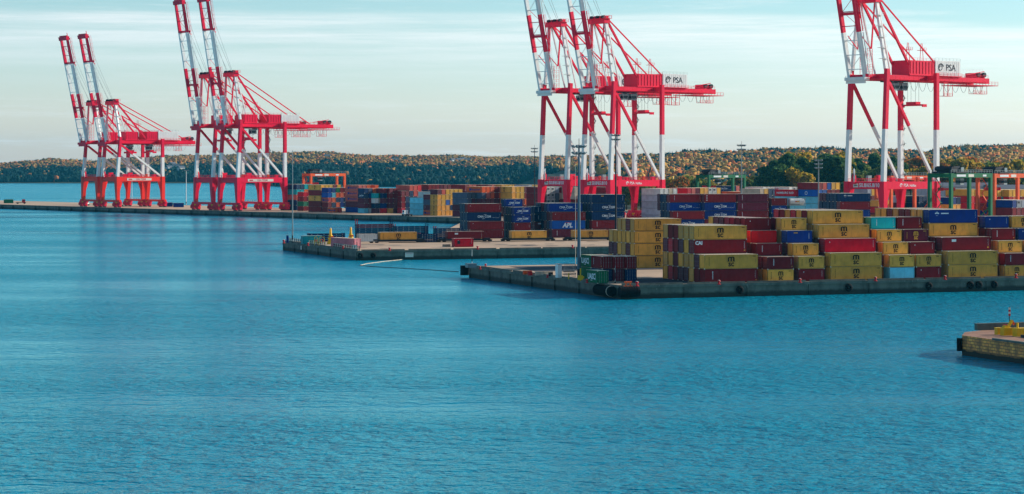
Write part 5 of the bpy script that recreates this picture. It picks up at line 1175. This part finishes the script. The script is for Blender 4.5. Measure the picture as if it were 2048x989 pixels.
for i, a_ in enumerate(PENDING):
    if i in keep: container(*a_, now=True); continue
    cx, cy, z_, rz, L_, H, col, let, lb, gr, dt, reef, door = a_; c_, s_ = cos(rz), sin(rz)
    for kind in (['reefer' if reef else 'coarse']+([let] if let else [])):
        if kind == let: lettering(let, L_, H); src = CMB[('let', let, L_, H)]
        else: cmesh(kind, L_, H, col, door); src = CMB[(kind, L_, H, col, door)]
        o_ = len(rest.v); mp_ = [rest.mi(m) for m in src.mats]
        rest.v += [(cx+x_*c_-y_*s_, cy+x_*s_+y_*c_, z_+w_) for x_, y_, w_ in src.v]; rest.f += [tuple(k+o_ for k in f_) for f_ in src.f]; rest.m += [mp_[k] for k in src.m]
o = struct(link('shipping_containers', rest.mesh('shipping_containers')), 'stuff'); o['label'] = 'mass of farther stacked containers showing between and behind the nearer stacks'; o['category'] = 'containers'

# ------------------------------------------------------------------ hills, forest, trees
def interp(x, xs, ys): return float(np.interp(x, xs, ys))
TOPU = [-300, 0, 50, 100, 150, 200, 330, 500, 600, 660, 760, 900, 1000, 1060, 1150, 1300, 1400, 1480, 1560, 1650, 1750, 1850, 1900, 1980, 2048, 2300]
TOPV = [352, 324, 319, 314, 316, 318, 309, 304, 302, 301, 308, 309, 310, 309, 306, 302, 297, 298, 296, 298, 302, 303, 294, 293, 294, 297]
def smooth(t): t = np.clip(t, 0, 1); return t*t*(3-2*t)
def hillz(u, Y):
    """ground height seen along column u at depth Y"""
    k = smooth((u-1010)/260.0); Y0 = (3800-760*smooth((u-470)/110.0))*(1-k)+1480*k; Yr = 4900*(1-k)+3050*k
    vt = np.interp(u, TOPU, TOPV)+3.0; zr = 26.5+(336-vt)*Yr/F-9.5
    t = (Y-Y0)/(Yr-Y0); tt = np.clip(t, 0, 1)
    base = 0.6*(1-k)+2.7*k
    prof = (1-k)*(0.30*smooth(tt/.18)+.70*tt**1.1)+k*tt**1.25
    nz = 2.2*np.sin(u*.021+Y*.003)+1.6*np.sin(u*.047-Y*.005+2)+1.1*np.sin(u*.11+Y*.011)
    z_ = base+(zr-base)*prof+nz*np.clip(tt*3, 0, 1)*(1-.5*tt)
    z_ = np.where(t > 1, z_-(t-1)*25, z_)
    z_ = z_+np.where(Y < Y0, -3.0*(1-k), 0)
    m_ = smooth((u-1470)/110.0)*k; mound = (9.5*m_)*smooth((Y-1130)/170.0)*(1-.5*smooth((Y-1500)/600.0))
    return z_+mound*k
mb = MB(); us = list(np.arange(-320, 2420, 20.0)); GRD = mat('hill_ground', (64, 66, 44), .9, var=.4, vscale=.02)
def gridhill(us, ylo, yhi, ny, name):
    vs = []; fs = []
    for u in us:
        k = float(smooth((u-1010)/260.0)); y0 = ylo(k); y1 = yhi(k)
        for j in range(ny):
            Y = y0+(y1-y0)*j/(ny-1); vs.append(((u-1024)/F*Y, Y, float(hillz(u, Y))))
    for i in range(len(us)-1):
        for j in range(ny-1): a = i*ny+j; fs.append((a, a+ny, a+ny+1, a+1))
    b = MB(); b.add(vs, fs, GRD); struct(link(name, b.mesh(name)))
gridhill(us, lambda k: 2990*(1-k)+1120*k, lambda k: 5400*(1-k)+3600*k, 60, 'hill')
def tint_mat():
    m = bpy.data.materials.new('foliage'); m.use_nodes = True; t = m.node_tree; n = t.nodes; l = t.links; b = n['Principled BSDF']; b.inputs['Roughness'].default_value = .8; b.inputs['Specular IOR Level'].default_value = .15
    a = n.new('ShaderNodeAttribute'); a.attribute_name = 'leaf_colour'; l.new(a.outputs['Color'], b.inputs['Base Color'])
    tr = n.new('ShaderNodeBsdfTranslucent'); l.new(a.outputs['Color'], tr.inputs['Color']); ms = n.new('ShaderNodeMixShader'); ms.inputs[0].default_value = 0.42; l.new(b.outputs[0], ms.inputs[1]); l.new(tr.outputs[0], ms.inputs[2]); l.new(ms.outputs[0], n['Material Output'].inputs['Surface']); return m
FOL = tint_mat()
def ico(sub):
    import bmesh
    bm = bmesh.new(); bmesh.ops.create_icosphere(bm, subdivisions=sub, radius=1.0); bm.verts.ensure_lookup_table()
    v = np.array([x.co[:] for x in bm.verts]); f = np.array([[q_.index for q_ in p.verts] for p in bm.faces]); bm.free(); return v, f
IV, IF = ico(2)
def crown_variant(seed, conifer):
    r = np.random.RandomState(seed); v = IV.copy()
    if conifer:
        rad = 1.0-(v[:, 2]*.5+.5); v = np.stack([v[:, 0]*(.25+rad*.95), v[:, 1]*(.25+rad*.95), v[:, 2]*1.0], 1)
        v *= 1+.22*r.randn(len(v), 1); 
    else:
        for _ in range(6):
            d = r.randn(3); d /= np.linalg.norm(d); v *= (1+.16*np.clip((IV@d)*2-1, 0, 1)*2)[:, None]
        v *= 1+.26*r.randn(len(v), 1).clip(-1.6, 1.6)
    return v
VAR = [crown_variant(i, i >= 6) for i in range(10)]
def forest(name, pos, size, hs, var, col, label):
    n = len(pos); nv = len(IV); nf = len(IF)
    V = np.empty((n*nv, 3), np.float32); Cc = np.empty((n*nv, 4), np.float32); Fc = np.empty((n*nf, 3), np.int32)
    for i in range(n):
        a = NR.rand()*6.28; v = VAR[var[i]]; x = v[:, 0]*cos(a)-v[:, 1]*sin(a); y = v[:, 0]*sin(a)+v[:, 1]*cos(a)
        V[i*nv:(i+1)*nv, 0] = pos[i, 0]+x*size[i]; V[i*nv:(i+1)*nv, 1] = pos[i, 1]+y*size[i]; V[i*nv:(i+1)*nv, 2] = pos[i, 2]+hs[i]*.5+v[:, 2]*hs[i]*.5
        Cc[i*nv:(i+1)*nv, :3] = col[i]*(1+.14*NR.randn(nv, 1)).clip(.5, 1.5); Fc[i*nf:(i+1)*nf] = IF+i*nv
    Cc[:, 3] = 1
    me = bpy.data.meshes.new(name); me.vertices.add(len(V)); me.vertices.foreach_set('co', V.ravel()); me.loops.add(len(Fc)*3); me.loops.foreach_set('vertex_index', Fc.ravel())
    me.polygons.add(len(Fc)); me.polygons.foreach_set('loop_start', np.arange(0, len(Fc)*3, 3, dtype=np.int32)); me.polygons.foreach_set('loop_total', np.full(len(Fc), 3, np.int32))
    me.update(calc_edges=True); at = me.attributes.new('leaf_colour', 'FLOAT_COLOR', 'POINT'); at.data.foreach_set('color', Cc.ravel()); me.materials.append(FOL)
    o = link(name, me); o['kind'] = 'stuff'; o['label'] = label; o['category'] = 'forest'; return o
def lc(c): return np.array(lin(c))
PALD = [lc(c) for c in ((14, 58, 60), (18, 66, 62), (30, 76, 60), (12, 50, 62))]  # dark leaf tones, blue-green with distance haze mixed into the colour
PALA = [lc(c) for c in ((158, 122, 62), (168, 134, 64), (146, 128, 58), (186, 88, 52), (118, 114, 54), (176, 104, 60), (128, 120, 56))]
def gen_forest(u0, u1, n, ylo, yhi, name, label, autumn, sz, crop):
    U = NR.uniform(u0, u1, n*3); fy = NR.rand(n*3); ylo_, yhi_ = ylo(U), yhi(U); Y = np.sqrt(ylo_**2+(yhi_**2-ylo_**2)*fy)
    z_ = hillz(U, Y); X = (U-1024)/F*Y
    ok = z_ > .8; ok &= crop(U, Y)
    U, Y, z_, X = [a[ok][:n] for a in (U, Y, z_, X)]; n = len(U)
    k = smooth((U-1010)/260.0); Y0 = (3800-760*smooth((U-470)/110.0))*(1-k)+1480*k; Yr = 4900*(1-k)+3050*k; t = (Y-Y0)/(Yr-Y0)
    patch = .5+.32*np.sin(X*.021+Y*.008+1)*np.sin(X*.009-Y*.019+.5)+.32*np.sin(X*.05+1.7*np.sin(Y*.02))*np.sin(Y*.043+X*.013)
    pa = autumn(t, U)*(.25+1.5*patch); isa = NR.rand(n) < pa
    con = (NR.rand(n) < .45) & ~isa
    var = np.where(con, 6+NR.randint(0, 4, n), NR.randint(0, 6, n))
    size = np.where(con, NR.uniform(.5, .8, n), NR.uniform(.75, 1.25, n))*sz; hs = np.where(con, NR.uniform(10, 17, n), NR.uniform(8, 11, n))*(sz/4.6)**.5
    kk_ = np.clip(((.5+.5*np.sin(X*.031+2)*np.sin(Y*.027+X*.01))*len(PALA)+NR.randn(n)*1.1), 0, len(PALA)-1).astype(int)
    col = np.array([(PALA[kk_[i]]*(1.35 if U[i] < 1040 else 1.8) if a else PALD[NR.randint(len(PALD))]*(1.0 if U[i] < 1040 else 1.7))*NR.uniform(.85, 1.15) for i, a in enumerate(isa)])
    mu = np.where(isa[:, None], col[isa].mean(0), col[~isa].mean(0)); wv = np.where(isa, .5, .45)[:, None]; col = col*wv+(1-wv)*mu*np.where(isa, 1.1, .85)[:, None]
    forest(name, np.stack([X, Y, z_-2.6], 1), size, hs, var, col, label)
gen_forest(-260, 1120, 52000, lambda U: 3825-760*smooth((U-470)/110.0), lambda U: 5050+0*U, 'forest', 'hazy wooded hill across the harbour, dark below and autumn tinted above', lambda t, U: np.clip(.03+.95*smooth((t-.20)/.3), 0, .95), 3.4, lambda U, Y: Y > 3000)
gen_forest(1020, 2260, 36000, lambda U: 2000+1700*(1-smooth((U-1040)/240)), lambda U: 3250+1700*(1-smooth((U-1040)/240)), 'forest', 'autumn coloured wooded slope behind the container yard', lambda t, U: .72-.25*smooth((t-.8)/.2), 2.7, lambda U, Y: Y > 0)
gen_forest(1230, 2200, 3200, lambda U: 1440+0*U, lambda U: 2050+0*U, 'forest', 'belt of mixed trees at the foot of the slope behind the yard', lambda t, U: np.where(U > 1780, .75, .45), 3.6, lambda U, Y: Y > 1400)

# individual trees standing in front of the wood
BARK = mat('bark', (70, 56, 44), .9, var=.3)
def leafy(seed, lobes, leaf, n, core=.55):
    """crown: thousands of small leaf-sprays scattered over uneven lobes"""
    r = np.random.RandomState(seed); vs = []; fs = []; cs = []
    for (cx, cy, cz, rr, k) in lobes:
        m = int(n*k); d = r.randn(m, 3); d /= np.linalg.norm(d, axis=1)[:, None]; rad = rr*(core+(1.05-core)*r.rand(m)**.5)
        rad *= 1+.18*np.sin(d[:, 0]*5+seed)*np.sin(d[:, 1]*4+d[:, 2]*6)
        c = d*rad[:, None]*np.array((1, 1, .78))+np.array((cx, cy, cz))
        a = r.randn(m, 3); a /= np.linalg.norm(a, axis=1)[:, None]; b_ = np.cross(a, r.randn(m, 3)); b_ /= np.linalg.norm(b_, axis=1)[:, None]
        s_ = leaf*(.6+.8*r.rand(m))[:, None]
        for i in range(m):
            o = len(vs); vs += [tuple(c[i]-a[i]*s_[i]), tuple(c[i]+b_[i]*s_[i]*.6), tuple(c[i]+a[i]*s_[i]), tuple(c[i]-b_[i]*s_[i]*.6)]; fs.append((o, o+1, o+2, o+3))
            t_ = .7+.6*r.rand(); cs += [t_]*4
    return vs, fs, cs
def leaf_mesh(seed, lobes, leaf, n, cols):
    vs, fs, cs = leafy(seed, lobes, leaf, n); me = bpy.data.meshes.new('crown'); me.from_pydata(vs, [], fs)
    r = random.Random(seed); at = me.attributes.new('leaf_colour', 'FLOAT_COLOR', 'POINT'); out = []
    for i in range(0, len(cs), 4):
        c = cols[r.randrange(len(cols))]; out += [c[0]*cs[i], c[1]*cs[i], c[2]*cs[i], 1]*4
    at.data.foreach_set('color', out); me.materials.append(FOL); return me
def trunk_mesh(h, r0, seed):
    b = MB(); rr = random.Random(seed); b.tube((0, 0, -1), (0, 0, h*.75), r0, BARK, r1=r0*.4, n=8)
    for k in range(5):
        a = rr.random()*6.28; z0 = h*(.35+.08*k); b.tube((0, 0, z0), (cos(a)*h*.2, sin(a)*h*.2, z0+h*.14), r0*.35, BARK, r1=r0*.12, n=5)
    return b.mesh('trunk')
KT = {}
def mk(kind, cols, lob, leaf, n, nv=3):
    KT[kind] = []
    for s_ in range(nv):
        r = random.Random(hash(kind) % 1000 if False else sum(map(ord, kind))+s_); L_ = lob(r); KT[kind].append((leaf_mesh(sum(map(ord, kind))*7+s_, L_, leaf, n, cols), trunk_mesh(1.0*20, .38, s_)))
pine = lambda r: [(r.uniform(-2.6, 2.6), r.uniform(-2.6, 2.6), 8+k*2.4+r.uniform(-.5, .5), r.uniform(2.6, 3.9)*(1-.06*k), 1) for k in range(5)]+[(r.uniform(-1, 1), r.uniform(-1, 1), 18.0, 2.2, .6)]
broad = lambda r: [(r.uniform(-3, 3), r.uniform(-3, 3), 6+k*1.7, r.uniform(2.8, 3.9), 1) for k in range(5)]
bush = lambda r: [(r.uniform(-2.5, 2.5), r.uniform(-2, 2), 1.8+r.uniform(0, 1.8), r.uniform(1.8, 2.6), 1) for k in range(4)]
mk('pine', [lc((62, 98, 54)), lc((92, 116, 54)), lc((48, 82, 56))], pine, .85, 430, 4)
mk('dark_broadleaf', [lc((116, 132, 56)), lc((140, 136, 56)), lc((86, 108, 56))], broad, .8, 400, 3)
mk('yellow_tree', [lc((196, 156, 50)), lc((168, 144, 50)), lc((132, 128, 48))], broad, .8, 400, 3)
mk('orange_tree', [lc((196, 112, 52)), lc((172, 126, 54)), lc((120, 108, 48))], broad, .8, 400, 3)
mk('bush', [lc((170, 150, 52)), lc((120, 124, 48)), lc((70, 84, 42))], bush, .7, 260, 3)
TL = {'pine': ('pine_tree', 'dark pine tree standing in the grove behind the container yard', 'tree', 'dark pines of the grove'),
      'dark_broadleaf': ('broadleaf_tree', 'dull green leafy tree among the pines behind the yard', 'tree', 'green leafy trees behind the yard'),
      'yellow_tree': ('yellow_tree', 'yellow autumn tree standing behind the yard', 'tree', 'yellow autumn trees behind the yard'),
      'orange_tree': ('orange_tree', 'orange autumn tree standing behind the yard', 'tree', 'orange autumn trees behind the yard'),
      'bush': ('bush', 'low yellow-green bush at the edge of the yard', 'bush', 'low bushes at the yard edge')}
def tree(kind, u, Y, H, base_h):
    nm, lb, ct, gr = TL[kind]; wh = 'left of the lone tall crane' if u < 1690 else ('behind the legs of the lone tall crane' if u < 1880 else 'above the yard gantries at right')
    lb = lb.replace(' standing in the grove behind the container yard', ' in the grove').replace(' behind the yard', '').replace(' standing', '').replace(' at the edge of the yard', '')+', '+wh; gr = gr+' '+wh; cm, tm = R_.choice(KT[kind]); z0 = float(hillz(u, Y)); s_ = H/base_h
    e = thing(nm, lb, ct, ((u-1024)/F*Y, Y, z0-.2), R_.random()*6.28, gr); e.scale = (s_*R_.uniform(.9, 1.15), s_*R_.uniform(.9, 1.15), s_)
    link('crown', cm, e)
    if kind != 'bush': link('trunk', tm, e)
rt = random.Random(11)
for i in range(34):
    u = rt.uniform(1548, 1705); Y = rt.uniform(1190, 1420); vt = interp(u, [1540, 1560, 1575, 1600, 1620, 1650, 1680, 1705], [330, 306, 303, 312, 305, 301, 305, 316])+rt.uniform(0, 26)
    z0 = float(hillz(u, Y)); H = 26.5+(336-vt)*Y/F-z0; tree('pine', u, Y, max(12, min(27, H)), 20.5)
for u, Y, vt in ((1536, 1240, 330), (1525, 1260, 345), (1515, 1200, 352), (1530, 1180, 350), (1545, 1200, 338), (1556, 1180, 332)): tree('pine', u, Y, max(9, 26.5+(336-vt)*Y/F-float(hillz(u, Y))), 20.5)
for i in range(26):
    u = rt.uniform(1700, 1850); Y = rt.uniform(1190, 1420); vt = interp(u, [1700, 1725, 1745, 1770, 1800, 1850], [316, 312, 303, 300, 318, 325])+rt.uniform(0, 24)
    tree('pine' if rt.random() < .7 else 'dark_broadleaf', u, Y, max(10, min(27, 26.5+(336-vt)*Y/F-float(hillz(u, Y)))), 20.5)
for u, Y, vt in ((1588, 1300, 310), (1580, 1350, 306), (1596, 1330, 303), (1668, 1350, 303), (1676, 1300, 310), (1600, 1180, 335), (1690, 1250, 320)): tree('yellow_tree', u, Y, max(9, 26.5+(336-vt)*Y/F-float(hillz(u, Y))), 15.5)
for i in range(46):
    u = rt.uniform(1800, 2085); Y = rt.uniform(1260, 1480); vt = rt.uniform(313, 342); k = 'yellow_tree' if rt.random() < .55 else ('orange_tree' if rt.random() < .6 else 'dark_broadleaf')
    tree(k, u, Y, max(8, min(22, 26.5+(336-vt)*Y/F-float(hillz(u, Y)))), 15.5)
for i in range(30):
    u = rt.uniform(1250, 1545); Y = rt.uniform(1180, 1440); vt = rt.uniform(348, 368); k = rt.choice(['yellow_tree', 'orange_tree', 'dark_broadleaf', 'orange_tree', 'dark_broadleaf'])
    tree(k, u, Y, max(6, 26.5+(336-vt)*Y/F-float(hillz(u, Y))), 15.5)
for i in range(44):
    u = rt.uniform(1300, 1860); Y = rt.uniform(1130, 1180); tree('bush', u, Y, rt.uniform(2.5, 6.0), 4.6)
# buildings: warehouse roofs behind the right yard, houses on the far shore
ROOFM = mat('roof_grey', (96, 98, 104), .7)
def shed(u, v, w, d, h, label, m=SIGNW, rz=TH):
    e = thing('warehouse', label, 'building', place(u, v), rz); b = MB(); b.box(0, w, 0, d, 0, h, m)
    for k in range(int(w/3)): b.box(k*3+.2, k*3+.35, -.06, 0, .2, h-.3, GRS)
    link('wall', b.mesh('wall'), e)
    b = MB(); b.add([(-.4, -.4, h+.01), (w+.4, -.4, h+.01), (w+.4, d+.4, h+.01), (-.4, d+.4, h+.01), (-.4, d/2, h+1.8), (w+.4, d/2, h+1.8)], [(0, 1, 5, 4), (3, 4, 5, 2), (0, 4, 3), (1, 2, 5)], ROOFM); link('roof', b.mesh('roof'), e)
    b = MB()
    for k in range(3): b.box(4+k*w/3.2, 8+k*w/3.2, -.09, -.02, 0, h*.6, DST)
    link('door', b.mesh('door'), e)
shed(1876, 439, 34, 20, 15, 'long pale grey warehouse seen through the green gantry', CMAT['k']); shed(1996, 439, 22, 20, 14, 'cream warehouse seen through the orange gantry at right', CMAT['e'])
HW = mat('house_white', (214, 214, 206), .7)
for i, (u, Y) in enumerate(((338, 3990), (352, 4060), (362, 3960), (345, 4150), (296, 4010), (655, 4250), (905, 4180), (918, 4230), (936, 4190), (928, 4330), (790, 4350))):
    z0 = float(hillz(u, Y)); e = thing('house', ('white house on the wooded shore left of the middle cranes' if u < 400 else 'white house on the wooded slope above the far stacks'), 'house', ((u-1024)/F*Y, Y, z0+3), R_.random(), 'far white houses')
    b = MB(); b.box(-6, 6, -4, 4, 0, 7, HW); link('wall', b.mesh('wall'), e)
    b = MB(); b.add([(-6.5, -4.5, 7), (6.5, -4.5, 7), (6.5, 4.5, 7), (-6.5, 4.5, 7), (-6.5, 0, 10.5), (6.5, 0, 10.5)], [(0, 1, 5, 4), (3, 4, 5, 2), (0, 4, 3), (1, 2, 5)], ROOFM); link('roof', b.mesh('roof'), e)
    b = MB(); 
    for k in (-4, -1, 2): b.box(k, k+1.6, -4.06, -4.0, 3.5, 5.5, GLS)
    link('window', b.mesh('window'), e)

# ------------------------------------------------------------------ haze
hm = bpy.data.materials.new('haze_air'); hm.use_nodes = True; t = hm.node_tree; t.nodes.remove(t.nodes['Principled BSDF'])
pv = t.nodes.new('ShaderNodeVolumePrincipled'); pv.inputs['Color'].default_value = (0.06, 0.56, 0.86, 1); pv.inputs['Density'].default_value = 3.2e-5; pv.inputs['Anisotropy'].default_value = 0.2
t.links.new(pv.outputs[0], t.nodes['Material Output'].inputs['Volume'])
b = MB(); b.box(-9600, 9600, -700, 12600, -6, 190, hm); struct(link('haze', b.mesh('haze')), 'stuff')
